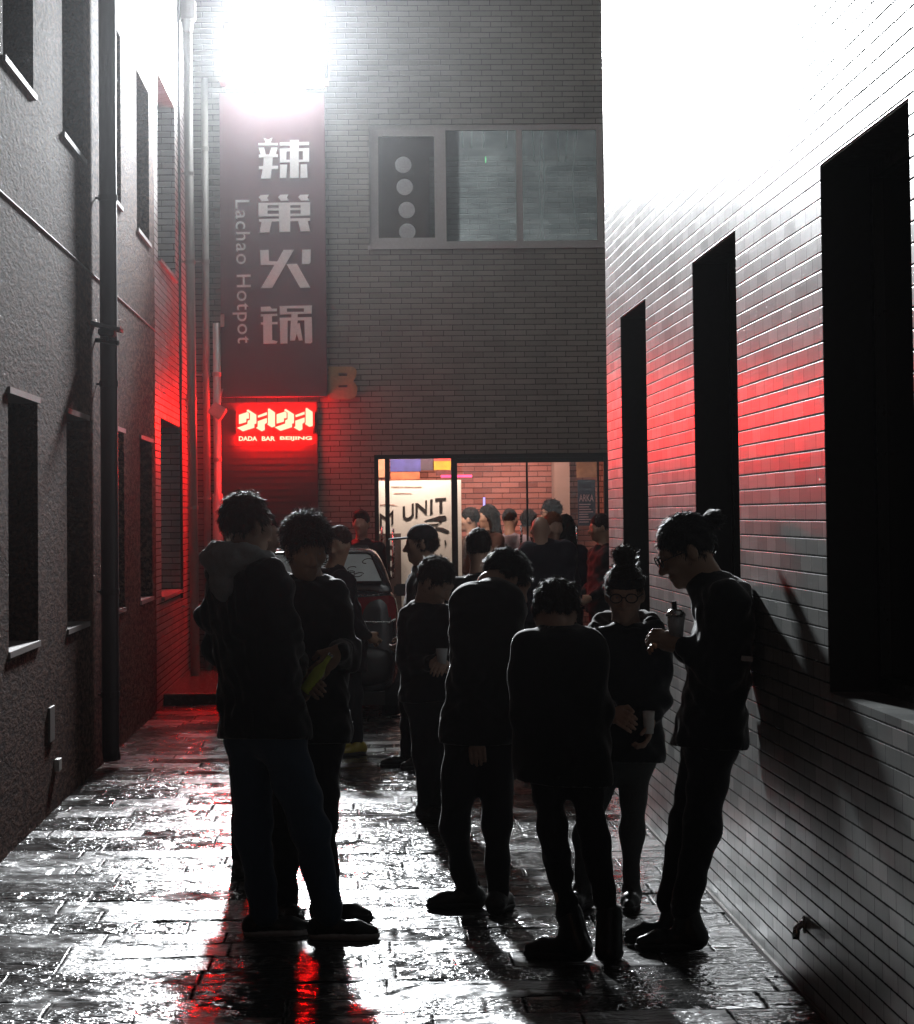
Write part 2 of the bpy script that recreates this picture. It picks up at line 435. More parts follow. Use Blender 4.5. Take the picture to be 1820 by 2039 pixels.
def window_part(parent, axis, const, hole, into, sill=True, lintel=False, out=0.035):
    """dark pane and frame set back in an opening, with its sill"""
    u0, u1, v0, v1 = hole[:4]; s = 1 if into > 0 else -1
    b = MB()
    d0, d1 = const+into-0.005*s, const+into+0.05*s
    t = 0.05
    def bx(a0, a1, c0, c1, e0, e1):
        e0, e1 = min(e0, e1), max(e0, e1)
        if axis == 'x': b.box(e0, e1, a0, a1, c0, c1)
        else: b.box(a0, a1, e0, e1, c0, c1)
    bx(u0, u0+t, v0, v1, d0, d1); bx(u1-t, u1, v0, v1, d0, d1)
    bx(u0+t, u1-t, v0, v0+t, d0, d1); bx(u0+t, u1-t, v1-t, v1, d0, d1)
    um = (u0+u1)/2; bx(um-0.02, um+0.02, v0+t, v1-t, d0, d1)
    f = b.build('window', MT['darkframe'], parent)
    b = MB(); dm = const+into+0.03*s; bx(u0+t, um-0.02, v0+t, v1-t, dm, dm+0.008*s); bx(um+0.02, u1-t, v0+t, v1-t, dm, dm+0.008*s)
    b.build('pane', MT['glassdark'], f)
    if sill:
        b = MB(); bx(u0-0.02, u1+0.02, v0-0.028, v0+0.004, const-out*s, const+into*0.9); b.build('sill', MT['sill'], f)
    if lintel:
        b = MB(); bx(u0-0.02, u1+0.02, v1-0.004, v1+0.03, const-0.015*s, const+into*0.9); b.build('lintel', MT['sill'], f)
    return f

# left: rendered concrete building, then a brick one
bl = thing('concrete_building', 'rough grey rendered building with two rows of narrow dark windows', 'building', (LX, 12, 0))
low = [(13.45+i*2.67, 14.68+i*2.67, 1.02, 2.35) for i in range(4)]
upp = [(13.3+i*2.67, 14.55+i*2.67, 4.06, 5.37) for i in range(4)]
b = MB(); wall_mesh(b, 'x', LX, -3.0, 23.1, -0.3, 8.5, low+upp, -0.17)
b.box(-9, LX-0.30, -3, 23.1, -0.3, 8.5)
b.build('wall', MT['stucco'], bl)
for h in low: window_part(bl, 'x', LX, h, -0.17, True, True, 0.012)
for h in upp: window_part(bl, 'x', LX, h, -0.17, True, False, 0.018)
b = MB(); b.tube([(LX+0.002, -3, 3.35), (LX+0.002, 23.1, 3.35)], 0.007, 8); b.build('string_course', MT['sill'], bl)

bb = thing('brick_annex', 'pale brick building at the far end of the rendered wall, lit red low down', 'building', (LX, 25, 0))
hl = [(23.75, 26.3, 0.98, 2.60), (23.55, 25.8, 4.04, 5.75)]
b = MB(); wall_mesh(b, 'x', LX-0.004, 23.1, BY, -0.3, 8.2, hl, -0.34)
b.box(-9, LX-0.45, 23.1, BY, -0.3, 8.2); b.build('wall', MT['leftbrick'], bb)
for h in hl: window_part(bb, 'x', LX-0.004, h, -0.34, True, False, 0.03)

# right: glazed tile building
br = thing('tiled_building', 'building faced in small grey glazed tiles with three tall dark openings', 'building', (RX, 12, 0))
hr = [(13.95, 15.31, 1.10, 2.85), (10.58, 11.97, 1.10, 2.85), (7.2, 8.61, 1.10, 2.85)]
b = MB(); wall_mesh(b, 'x', RX, -3.0, 16.2, -0.3, 8.5, hr, 0.17)
b.box(RX+0.30, 9, -3, 16.19, -0.3, 8.5)
bm = b.bm; bm.faces.new([bm.verts.new(q) for q in ((RX, 16.2, -0.3), (9, 16.2, -0.3), (9, 16.2, 8.5), (RX, 16.2, 8.5))])
b.build('wall', MT['tile'], br)
for h in hr:
    f_ = window_part(br, 'x', RX, h, 0.17, False, False); b = MB()
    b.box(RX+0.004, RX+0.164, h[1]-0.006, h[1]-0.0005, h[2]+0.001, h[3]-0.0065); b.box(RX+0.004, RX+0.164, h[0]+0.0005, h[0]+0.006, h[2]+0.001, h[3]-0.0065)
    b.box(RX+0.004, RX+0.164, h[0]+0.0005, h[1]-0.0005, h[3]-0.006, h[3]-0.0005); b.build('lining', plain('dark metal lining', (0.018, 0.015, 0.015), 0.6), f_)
b = MB(); b.box(RX-0.012, RX+0.0, 7, 16.2, -0.05, 0.012); b.build('wall_base_strip', MT['sill'], br)

# back: the bar's building
bk = thing('bar_building', 'grey brick building closing the alley, with a glazed bar entrance and a wide upper window', 'building', (0, BY, 0))
XW0, XW1, ZW0, ZW1 = 0.125, 2.62, 4.56, 5.86
XE0, XE1, ZE1 = 0.15, 2.72, 2.34
b = MB(); wall_mesh(b, 'y', BY, LX-3, 8.0, -0.3, 9.5, [(XW0, XW1, ZW0, ZW1), (XE0, XE1, -0.3, ZE1, (0,))], 0.25)
b.build('wall', MT['backbrick'], bk)
# the bar room behind the glass
b = MB(); RY = 31.4
b.box(-0.6, 3.4, RY, RY+0.1, 0, 3.0); b.build('interior_wall', MT['redbrick'], bk)
b = MB(); b.box(-0.7, -0.6, BY+0.25, RY, 0, 3.0); b.box(3.4, 3.5, BY+0.25, RY, 0, 3.0); b.box(-0.7, 3.5, BY+0.25, RY, 2.9, 3.0)
b.build('interior_ceiling', MT['plaster'], bk)
b = MB(); b.box(-0.7, 3.5, BY+0.02, RY, 0.012, 0.03); b.build('interior_floor', plain('bar floor', (0.10, 0.06, 0.05), 0.4), bk)
b = MB(); b.box(2.30, 2.48, RY-0.5, RY-0.02, 0.03, 2.9); b.build('column', MT['plaster'], bk)
# upper room
b = MB(); b.box(-0.3, 3.2, BY+1.2, BY+1.25, 4.2, 6.2); b.box(-0.3, 3.2, BY+0.26, BY+1.2, 4.15, 4.2); b.box(-0.3, 3.2, BY+0.26, BY+1.2, 6.2, 6.25)
b.box(-0.35, -0.3, BY+0.26, BY+1.25, 4.15, 6.25); b.box(3.2, 3.25, BY+0.26, BY+1.25, 4.15, 6.25); b.build('upper_room', MT['darkwall'], bk)
# upper window: frame, sashes, panes
yf = BY+0.03
def Wx(d, y=BY): return P(d, 1000, y)[0]
def Wz(dy, d=900, y=BY): return P(d, dy, y)[2]
fw = MB(); t = 0.055
for (a, c) in ((XW0, XW0+t), (Wx(880, yf), Wx(895, yf)), (Wx(1036, yf), Wx(1048, yf)), (XW1-0.06, XW1)):
    fw.box(a, c, yf, yf+0.07, ZW0, ZW1)
fw.box(XW0+t, XW1-0.06, yf+0.004, yf+0.066, ZW0, ZW0+0.05); fw.box(XW0+t, XW1-0.06, yf+0.004, yf+0.066, ZW1-0.06, ZW1)
fr = fw.build('window', MT['winframe'], bk)
s = MB(); a0, a1 = XW0+t, Wx(880, yf); z0, z1 = ZW0+0.05, ZW1-0.06; q = 0.042
s.box(a0, a0+q, yf+0.01, yf+0.05, z0, z1); s.box(a1-q, a1, yf+0.01, yf+0.05, z0, z1); s.box(a0+q, a1-q, yf+0.01, yf+0.05, z0, z0+q); s.box(a0+q, a1-q, yf+0.01, yf+0.05, z1-q-0.02, z1)
s.build('sash', MT['winframe'], fr)
for (a, c) in ((a0+q, a1-q), (Wx(895, yf), Wx(1036, yf)), (Wx(1048, yf), XW1-0.06)):
    g = MB(); g.box(a, c, yf+0.03, yf+0.036, ZW0+0.05, ZW1-0.06); g.build('pane', MT['pane_up'], fr)
b = MB(); b.box(XW0-0.02, XW1+0.02, BY-0.03, BY+0.10, ZW0-0.035, ZW0+0.003); b.build('sill', MT['winframe'], fr)
# what hangs in the upper window
pb = MB(); pb.box(Wx(862, BY+0.8), 3.0, BY+0.78, BY+0.82, 4.25, 5.62); o = pb.build('brick_partition', MT['backbrick'], None)
tag(o, 'low brick partition behind the two right-hand panes of the upper window', 'partition')
for k, (dx, dy) in enumerate(((803, 328), (806, 372), (810, 418), (811, 461))):
    c = P(dx, dy, yf+0.025); m_ = MB(); m_.lathe(c, [(0.0, -0.004), (0.084, -0.004), (0.088, -0.002), (0.088, 0.003), (0.07, 0.006), (0.0, 0.006)], (0, -1, 0), 24)
    lo = m_.build('paper_disc', plain('pale paper disc', (0.30, 0.31, 0.31), 0.8, scale=60, var=0.45, local=False))
    tag(lo, ['topmost of the four round paper discs stuck on the upper window', 'second round paper disc from the top in the upper window',
             'third round paper disc from the top in the upper window', 'lowest round paper disc, resting near the upper window frame'][k], 'paper disc', 'round paper discs stuck on the upper window pane')
cb = MB()
for (xx, wob, zz) in ((1076, 8, 480), (1082, -8, 480), (1150, -10, 470), (1060, 4, 330), (1110, 3, 330), (1130, -4, 330), (920, 3, 300), (940, -2, 300), (962, 2, 300), (1010, -3, 300)):
    pts = [P(xx+wob*math.sin((yy-250)/70.0), yy, BY+0.35) for yy in range(252, zz, 14)]
    cb.tube(pts, 0.009, 6)
tag(cb.build('hanging_cables', plain('pale cable', (0.5, 0.5, 0.48), 0.5), None, True), 'pale cables drooping behind the panes of the upper window', 'cables')
g = MB(); c = P(967, 318, BY+0.5); g.box(c[0]-.006, c[0]+.006, c[1]-.01, c[1], c[2]-.035, c[2]+.035, 0.003)
tag(g.build('indicator_light', emit('green diode', (0.05, 1.0, 0.2), 1.5)), 'tiny green indicator light glowing behind the upper window', 'indicator light')

# entrance: header, mullions, doors
yd = BY+0.06
ent = MB()
for (d0, d1) in ((899, 911), (1203, 1214)): ent.box(Wx(d0, yd), Wx(d1, yd), yd-0.02, yd+0.07, 0.03, ZE1)
ent.box(XE0, XE0+0.045, yd-0.02, yd+0.07, 0.03, ZE1); ent.box(Wx(767, yd), Wx(776, yd), yd-0.02, yd+0.07, 0.03, ZE1-0.045)
ent.box(XE0+0.045, XE1, yd-0.018, yd+0.068, ZE1-0.045, ZE1)
hb = Wz(921, 1000, yd)
ent.box(Wx(911, yd), Wx(1203, yd), yd, yd+0.06, hb, ZE1-0.045)
en = ent.build('entrance', MT['darkframe'], bk)
for (d0, d1) in ((752, 767), (776, 899), (911, 1048), (1052, 1190)):
    zt = hb if d0 > 900 else ZE1-0.05
    g = MB(); g.box(Wx(d0, yd), Wx(d1, yd), yd+0.02, yd+0.03, 0.05, zt); g.build('pane', MT['pane'], en)
hm = MB(); hm.box(Wx(1048, yd), Wx(1052, yd), yd+0.015, yd+0.035, 0.05, hb); hm.box(Wx(1190, yd), Wx(1194, yd), yd+0.015, yd+0.035, 0.05, hb); hm.build('door_edge', MT['darkframe'], en)
for dx, y0, y1 in ((761, 1048, 1078), (783, 1052, 1150), (1038, 1046, 1086), (1062, 1046, 1086), (1101, 1022, 1060), (1148, 1046, 1090)):
    p0, p1 = P(dx, y0, yd-0.05), P(dx, y1, yd-0.05)
    m_ = MB(); m_.tube([p0, p1], 0.013, 10)
    for z in (p0[2]-0.03, p1[2]+0.03): m_.tube([(p0[0], yd-0.05, z), (p0[0], yd+0.02, z)], 0.008, 8)
    m_.build('handle', MT['steel'], en, True)

# ------------------------------------------------------------------ downpipes and fittings
def pipe(name, label, path, r, mat, clamps=(), hopper=None):
    r0 = r[0] if isinstance(r, list) else r
    t = thing(name, label, 'drainpipe', (path[0][0], path[0][1], 0))
    MB().tube(path, r, 14).build('pipe', mat, t, True)
    for z in clamps:
        a = np.interp(z, [q[2] for q in path][::-1] if path[0][2] > path[-1][2] else [q[2] for q in path],
                      [q[0] for q in path][::-1] if path[0][2] > path[-1][2] else [q[0] for q in path])
        y = path[0][1]
        b = MB(); b.tube([(a, y, z-0.02), (a, y, z+0.02)], r0+0.006, 14)
        if abs(path[0][0]-LX) < 0.2: b.tube([(a, y, z), (LX-0.01, y, z)], 0.008, 6)
        else: b.tube([(a, y, z), (a, BY+0.01, z)], 0.008, 6)
        b.build('clamp', mat, t)
    if hopper:
        x, y, z = hopper; b = MB()
        b.obox((x, y, z+0.13), (1, 0, 0), (0, 1, 0), (0, 0, 1), 0.085, 0.085, 0.10, 0.008)
        b.lathe((x, y, z-0.10), [(r, 0), (r+0.005, 0.02), (0.07, 0.12), (0.07, 0.14)], (0, 0, 1), 14)
        b.build('hopper', mat, t)
    return t
pa = P(221, 900, 17.96)
pipe('drainpipe', 'thick dark brown drainpipe running down the rendered wall between the windows', [(LX+0.085, 17.96, 8.4), (LX+0.085, 17.96, 0.12), (LX+0.095, 17.96, 0.05)], 0.060, MT['pipe_dark'], (2.62, 5.3, 3.9, 1.2, 0.5))
pipe('drainpipe', 'pale drainpipe with a hopper head on the corner of the brick annex', [(P(373, 60, 26.6)[0], 26.6, 6.72), (P(389, 1330, 26.6)[0], 26.6, 0.03)], 0.047, MT['pipe_pale'], (5.2, 4.3, 2.9, 1.8, 0.8), (P(373, 60, 26.6)[0], 26.6, 6.75))
x2 = P(408, 300, 27.58)[0]
pipe('drainpipe', 'slim pale drainpipe on the grey brick wall between the hopper pipe and the red sign', [(x2, 27.60, 6.35), (x2, 27.60, 0.03)], 0.037, MT['pipe_pale'], (5.6, 4.4, 3.2, 1.9))
x3 = P(433, 900, 27.5)[0]
pipe('drainpipe', 'short pale standpipe beside the red lettering, capped at mid height', [(x3, 27.52, 3.74), (x3, 27.52, 1.95), (x3, 27.52, 1.94), (x3, 27.52, 0.03)], [0.040, 0.040, 0.055, 0.055], MT['pipe_pale'], (3.2, 2.3))
x4 = LX+0.016
b = MB(); b.tube([(x4, 26.15, 7.4), (x4, 26.15, 5.0), (x4, 26.17, 3.1), (x4, 26.15, 0.9)], 0.014, 8)
tag(b.build('wall_cable', MT['black'], None, True), 'thin black cable running down the brick annex beside the hopper pipe', 'cable')
# drooping cable on the back wall
b = MB(); b.tube([P(443, 640, 27.62), P(436, 665, 27.6), P(447, 700, 27.62), P(452, 730, 27.62), P(445, 770, 27.6), P(436, 800, 27.5)], 0.008, 6)
tag(b.build('sagging_cable', MT['grey'], None, True), 'thin cable sagging from the red sign to the tilted box', 'cable')
b = MB(); c = P(443, 638, 27.5); b.obox(c, (1, 0, .1), (0, 1, 0), (0, 0, 1), 0.02, 0.02, 0.065, 0.004)
tag(b.build('bracket', MT['pipe_pale']), 'small pale bracket next to the top of the standpipe', 'bracket')
# tilted floodlight box on the standpipe
t = thing('junction_box', 'square box tilted on its corner on the standpipe beside the red letters', 'box', P(433, 818, 27.4))
c = P(433, 818, 27.40); a = math.radians(-33); ux = (math.cos(a), 0, math.sin(a)); uz = (-math.sin(a), 0, math.cos(a))
MB().obox(c, ux, (0, 1, 0), uz, 0.080, 0.045, 0.070, 0.010).build('housing', plain('pale plastic box', (0.45, 0.42, 0.40), 0.45), t)
MB().obox(c+np.array((0, -0.047, 0.0)), ux, (0, 1, 0), uz, 0.066, 0.004, 0.056, 0.002).build('lid', plain('pale plastic lid', (0.5, 0.46, 0.44), 0.4), t)
# camera with a slanted hood on the dark pipe
t = thing('security_camera', 'small dark camera under a slanted hood on a bracket across the brown drainpipe', 'camera', P(212, 660, 17.8))
c = P(213, 651, 17.75)
MB().obox(c, (1, 0.1, -0.24), (0, 1, 0), (0.24, 0, 1), 0.10, 0.12, 0.012, 0.003).build('hood', MT['grey'], t)
c2 = P(214, 662, 17.8)
MB().obox(c2, (1, 0, -0.1), (0, 1, 0), (0.1, 0, 1), 0.055, 0.09, 0.024, 0.008).build('camera_body', MT['black'], t)
b = MB(); b.tube([P(160, 675, 18.0), P(206, 678, 17.85), P(236, 683, 17.8)], 0.016, 8); b.tube([P(214, 678, 17.82), P(214, 662, 17.8)], 0.014, 8)
b.tube([P(160, 675, 18.0), (LX-0.01, 18.0, P(160, 675, 18.0)[2])], 0.014, 8); b.build('arm', MT['darkframe'], t)
# socket plates low on the rendered wall
c = P(104, 1441, 15.2)
tagged('cover_plate', MB().box(LX, LX+0.014, 15.1, 15.33, c[2]-0.10, c[2]+0.10, 0.004).mesh('cover_plate'), plain('grubby plate', (0.16, 0.15, 0.14), 0.6), 'tall grubby cover plate low on the rendered wall', 'cover plate')
c = P(115, 1522, 15.45)
tagged('socket_box', MB().box(LX, LX+0.03, 15.4, 15.53, c[2]-0.035, c[2]+0.035, 0.004).mesh('socket_box'), plain('white box', (0.6, 0.58, 0.55), 0.5), 'little white socket box below the cover plate on the rendered wall', 'socket box')
# drain spout on the tiled wall
c = P(1588, 1840, 9.15); zc = c[2]
t = thing('drain_spout', 'stubby bent metal spout sticking out of the tiled wall near the paving', 'spout', (RX, 9.15, zc))
b = MB(); b.tube([(RX+0.03, 9.15, zc), (RX-0.016, 9.15, zc), (RX-0.032, 9.145, zc-0.014), (RX-0.036, 9.14, zc-0.05)], 0.013, 10); b.build('pipe', MT['steel'], t, True)
b = MB(); b.lathe((RX-0.002, 9.15, zc), [(0.030, 0), (0.030, 0.006), (0.02, 0.010)], (-1, 0, 0), 16); b.build('flange', MT['steel'], t)

# ------------------------------------------------------------------ signs
t = thing('floodlight', 'blinding white floodlight mounted above the red sign', 'floodlight', P(548, 105, 27.3))
c = P(547, 104, 27.25); hx, hz = 0.545, 0.325
b = MB(); b.box(c[0]-hx-.02, c[0]+hx+.02, 27.27, 27.42, c[2]-hz-.018, c[2]+hz+.02, 0.01)
for s_ in (-.3, .3): b.tube([(c[0]+s_, 27.42, c[2]), (c[0]+s_, BY+.02, c[2])], .02, 8)
b.build('housing', MT['grey'], t)
MB().box(c[0]-hx-.02, c[0]+hx+.02, 26.87, 27.255, c[2]-hz-.034, c[2]-hz-.022).build('visor', plain('added visor white', (.75, .75, .75), .4), t)  # plate added to block the lamp's downward light
MB().box(c[0]-hx+.04, c[0]+hx-.04, 27.29, 27.405, c[2]-hz-.024, c[2]-hz-.019).build('added_glow_strip', emit('added sign wash', (0.93, 0.97, 1.0), 45.0), t)  # glowing strip added under the housing to brighten the sign below
m, b_, p_ = newmat('floodlight diffuser')
tc_ = b_.node('ShaderNodeTexCoord'); sx_ = b_.node('ShaderNodeSeparateXYZ'); b_.l.new(tc_.outputs['Generated'], sx_.inputs[0])
ed = b_.math('MINIMUM', b_.math('MULTIPLY', b_.math('MINIMUM', sx_.outputs[0], b_.math('SUBTRACT', 1.0, sx_.outputs[0])), 2*hx), b_.math('MULTIPLY', b_.math('MINIMUM', sx_.outputs[2], b_.math('SUBTRACT', 1.0, sx_.outputs[2])), 2*hz))
e_ = b_.node('ShaderNodeEmission'); e_.inputs[0].default_value = (0.93, 0.97, 1.0, 1)
b_.l.new(b_.math('MULTIPLY', b_.math('POWER', b_.step(ed, -0.01, 0.12), 4.0), LAMP_L), e_.inputs[1]); b_.l.new(e_.outputs[0], b_.n['Material Output'].inputs[0])
MB().box(c[0]-hx, c[0]+hx, 27.235, 27.268, c[2]-hz, c[2]+hz, 0.012).build('lens', m, t)
LAMP_C = c.copy()
sl = bpy.data.lights.new('floodlight_beam', 'SPOT'); sl.energy = SPOT_W; sl.spot_size = math.radians(84); sl.spot_blend = 1.0; sl.shadow_soft_size = 0.28; sl.color = (0.93, 0.97, 1.0)
so_ = bpy.data.objects.new('floodlight_beam', sl); C.objects.link(so_); so_.location = (c[0], 27.15, c[2]+.05); so_.rotation_euler = (math.radians(-94), 0, 0)

SY = 27.58
t = thing('shop_sign', 'tall maroon signboard with off-white Chinese characters and sideways Latin lettering', 'sign', P(543, 790, SY))
z0, z1 = P(543, 790, SY)[2], P(543, 185, SY)[2]
x0, x1 = P(439, 500, SY)[0], P(649, 500, SY)[0]
MB().box(x0, x1, SY, BY-0.002, z0, z1, 0.004).build('panel', MT['maroon'], t)
def Z2(x, y): return ((900+x/2.2167)/2.00934, (500+y/2.2167)/2.00934)
GL = {
 'la': [[(345,115),(362,122),(383,132),(402,122),(420,114),(406,148),(412,160),(355,160),(360,148)], [(297,160),(468,160),(468,179),(297,179)],
  [(300,200),(348,200),(364,262),(318,264)], [(412,200),(465,200),(452,262),(393,262)], [(302,262),(470,259),(470,284),(302,287)],
  [(345,287),(425,284),(419,364),(340,365)], [(302,365),(472,360),(472,388),(302,391)], [(335,391),(415,389),(405,472),(320,473)],
  [(487,155),(578,153),(578,135),(655,133),(655,152),(746,150),(746,176),(655,177),(655,466),(578,468),(578,179),(487,180)],
  [(487,210),(577,208),(577,230),(545,231),(545,309),(577,308),(577,328),(487,331)], [(656,207),(748,205),(748,325),(656,327),(656,307),(692,306),(692,229),(656,230)],
  [(490,350),(552,350),(545,466),(487,468)], [(672,350),(728,348),(733,466),(670,468)]],
 'chao': [[(300,640),(318,620),(390,618),(375,645),(390,672),(325,674)], [(472,640),(490,618),(562,616),(550,642),(565,668),(497,670)], [(650,638),(668,618),(745,616),(732,642),(748,668),(675,668)],
  [(298,690),(757,685),(757,708),(298,712)], [(298,712),(378,711),(378,790),(298,790)], [(672,709),(757,708),(757,785),(672,786)],
  [(478,711),(580,710),(580,945),(484,947)], [(378,738),(478,737),(478,756),(378,757)], [(580,735),(672,734),(672,752),(580,753)],
  [(298,790),(478,788),(478,807),(300,811)], [(580,786),(757,785),(757,802),(580,806)],
  [(302,833),(480,830),(480,852),(302,858)], [(580,828),(757,825),(757,848),(580,851)], [(325,858),(415,855),(395,950),(308,953)], [(650,850),(735,848),(757,942),(670,942)]],
 'huo': [[(312,1108),(388,1106),(392,1205),(464,1210),(520,1106),(612,1105),(420,1442),(320,1445),(440,1240),(318,1240)], [(548,1233),(640,1230),(757,1440),(668,1443)], [(685,1104),(762,1102),(760,1218),(748,1231),(683,1232)]],
 'guo': [[(318,1612),(400,1608),(418,1628),(462,1627),(460,1650),(320,1652)],
  [(318,1678),(465,1672),(465,1691),(418,1692),(418,1747),(467,1745),(467,1765),(418,1766),(420,1905),(468,1918),(455,1937),(342,1938),(340,1768),(320,1768),(320,1750),(340,1749),(340,1695),(318,1696)],
  [(485,1605),(772,1598),(771,1622),(486,1626)], [(486,1626),(550,1625),(550,1656),(486,1657)], [(702,1623),(771,1622),(770,1655),(702,1655)], [(486,1657),(770,1655),(770,1671),(487,1680)],
  [(590,1677),(645,1675),(645,1704),(590,1706)], [(485,1708),(770,1702),(772,1729),(486,1734)], [(487,1734),(557,1733),(555,1935),(492,1937)], [(705,1731),(772,1729),(775,1925),(760,1935),(710,1933)],
  [(585,1733),(645,1732),(636,1850),(622,1910),(577,1910)], [(640,1760),(664,1755),(690,1908),(656,1910),(638,1850)]]}
for k, (gname, polys) in enumerate(GL.items()):
    b = MB()
    for i, pl in enumerate(polys):
        pts = []
        for q in pl:
            d = Z2(*q); w_ = P(d[0], d[1], SY-0.02); pts.append((w_[0], w_[2]))
        b.prism(pts, SY-0.024-0.0006*(i % 5), SY+0.0)
    b.build('character', MT['offwhite'], t)
p0 = P(*Z2(78, 664), SY-0.012); p1 = P(*Z2(100, 1936), SY-0.012); p2 = P(*Z2(212, 664), SY-0.012)
L = np.linalg.norm(p1-p0); xd = (p1-p0)/L; zd = np.array((1.0, 0, 0)) - xd*xd[0]; zd /= np.linalg.norm(zd)
me = fit_text('Lachao Hotpot', p0, xd, zd, L, (p2-p0)[0]*1.24, 0.012, 0.004, 1.12)
# the descender of the p lies below the base line
co = np.empty(len(me.vertices)*3); me.vertices.foreach_get('co', co); co = co.reshape(-1, 3); co -= zd*((p2-p0)[0]*0.20); co[:, 1] += SY+0.001-co[:, 1].max()
me.vertices.foreach_set('co', co.ravel())
link('lettering', me, MT['offwhite'], t)

# red illuminated logo on its dark board
t = thing('illuminated_sign', 'glowing red bar sign with blocky logo above a line of small letters', 'sign', P(548, 880, 27.6))
bx0, bx1 = P(440, 900, 27.62)[0], P(633, 900, 27.62)[0]
tb = thing('board', 'dark maroon board under the red sign reaching down to the paving', 'board', ((bx0+bx1)/2, 27.66, 0))
b = MB(); b.box(bx0, bx1, 27.655, BY-0.002, 0.02, P(540, 800, 27.65)[2], 0.004); b.build('board_panel', MT['maroon_dark'], tb)
b = MB()
for k in range(1, 40): b.box(bx0+.01, bx1-.01, 27.6525, 27.656, k*.066, k*.066+.004)
b.build('batten_lines', MT['black'], tb)
def Z1(x, y): return ((860+x/3.0333)/2.00934, (1560+y/3.0333)/2.00934)
DA = [[(293,300),(386,270),(386,262),(413,280),(413,345),(382,347),(380,388),(293,412)],
      [(388,257),(388,242),(408,237),(503,298),(503,405),(480,413),(478,456),(340,500),(270,458),(396,412),(399,372),(426,360),(426,280)],
      [(520,310),(632,268),(632,300),(525,335)],
      [(520,378),(632,338),(632,395),(605,415),(605,482),(570,500),(500,460),(520,445)],
      [(645,228),(660,222),(730,270),(730,440),(690,452),(638,418),(645,400)]]
b = MB(); LYR = 27.60
for dx_, dy_ in ((0, 0), (457, -6)):
    for i, pl in enumerate(DA):
        pts = []
        for q in pl:
            d = Z1(q[0]+dx_, q[1]+dy_); w_ = P(d[0], d[1], LYR-0.02); pts.append((w_[0], w_[2]))
        b.prism(pts, LYR-0.03, LYR)
b.build('logo', MT['red'], t)
def line_text(body, xa, xb, yt, yb, y, depth=0.012, offset=0.0, conv=None, spacing=1.0):
    p0 = P(*conv(xa, yb), y); p1 = P(*conv(xb, yb), y); p2 = P(*conv(xa, yt), y)
    L = np.linalg.norm(p1-p0); xd = (p1-p0)/L; zd = np.array((0, 0, 1.0)); zd = zd-xd*(zd@xd)
    return fit_text(body, p0, xd, zd/np.linalg.norm(zd), L, (p2-p0)[2], depth, offset, spacing)
mes = [line_text(w_, a, c, 561, 616, LYR-0.01, 0.02, 0.035, Z1) for w_, a, c in (('DADA', 292, 514), ('BAR', 570, 733), ('BEIJING', 790, 1178))]
for me in mes: link('lettering', me, MT['red'], t)
c0, c1 = P(470, 845, 27.63), P(625, 845, 27.63)
for q in (c0, (c0+c1)/2, c1):
    b = MB(); b.box(q[0]-.012, q[0]+.012, LYR, 27.66, q[2]-.10, q[2]+.14); b.build('bracket', MT['black'], t)

# letter B
b = MB()
def ZB(x, y): return ((1250+x/7.28)/2.00934, (1400+y/7.28)/2.00934)
def pb_(pl): return [(lambda w_: (w_[0], w_[2]))(P(*ZB(*q), BY-0.05)) for q in pl]
for pl in ([(470,480),(760,480),(760,1430),(440,1430)], [(760,480),(1150,480),(1240,520),(1290,600),(1290,660),(760,660)], [(1010,660),(1290,660),(1270,780),(1225,840),(1010,760)],
           [(760,750),(1010,760),(1225,840),(1190,900),(1190,920),(1260,985),(760,1030)], [(1020,1010),(1260,985),(1305,1080),(1310,1160),(1020,1090)], [(760,1090),(1020,1090),(1310,1160),(1290,1300),(1220,1390),(1120,1430),(760,1430)]):
    b.prism(pb_(pl), BY-0.06, BY-0.004)
tagged('wall_letter', b.mesh('wall_letter'), MT['ochre'], 'weathered ochre capital B fixed to the brick beside the red sign', 'letter')

# ------------------------------------------------------------------ things in the entrance
def ZD(x, y): return ((1500+x/3.7075)/2.00934, (1850+y/3.7075)/2.00934)
BNY = BY+0.62
t = thing('banner', 'big white banner with tilted black capitals behind the left glass of the entrance', 'banner', P(830, 1200, BNY))
q0, q1 = P(750, 957, BNY), P(918, 957, BNY); zb = P(830, 1230, BNY)[2]
MB().box(q0[0], q1[0], BNY, BNY+0.02, zb, q0[2]).build('sheet', plain('white banner cloth', (0.8, 0.78, 0.75), 0.7, scale=3, var=0.06), t)
blk = plain('black print', (0.02, 0.015, 0.015), 0.6)
ms = []
def flat(polys, conv, y, dep=0.004):
    m_ = MB()
    for pl in polys: m_.prism([(lambda w_: (w_[0], w_[2]))(P(*conv(*q), y)) for q in pl], y-dep, y)
    return m_.mesh('print')
yb_ = BNY-0.001
ms.append(flat([[(72,745),(105,770),(105,985),(72,985)], [(105,770),(172,815),(172,860),(105,815)], [(172,815),(245,730),(275,695),(275,740),(172,860)], [(245,735),(275,700),(275,915),(245,930)]], ZD, yb_))
ms.append(flat([
  [(412,652),(446,643),(452,800),(470,815),(495,815),(525,795),(545,770),(545,610),(578,600),(578,790),(545,830),(495,855),(455,855),(425,830),(412,800)],
  [(600,602),(636,598),(745,690),(745,562),(772,555),(772,778),(745,760),(636,660),(634,815),(602,818)], [(818,548),(855,540),(855,762),(818,768)],
  [(892,530),(1055,520),(1055,558),(998,566),(1000,745),(955,750),(955,570),(892,575)]], ZD, yb_))
ms.append(flat([[(735,862),(960,790),(1040,785),(1062,810),(1055,850),(990,862),(985,895),(950,890),(950,860)], [(640,925),(950,900),(930,930),(700,955)],
  [(880,990),(910,955),(1010,965),(1100,1010),(1095,1040),(1040,1035),(960,1005)], [(1030,1150),(1050,1150),(1060,1200),(1040,1250)]], ZD, yb_))
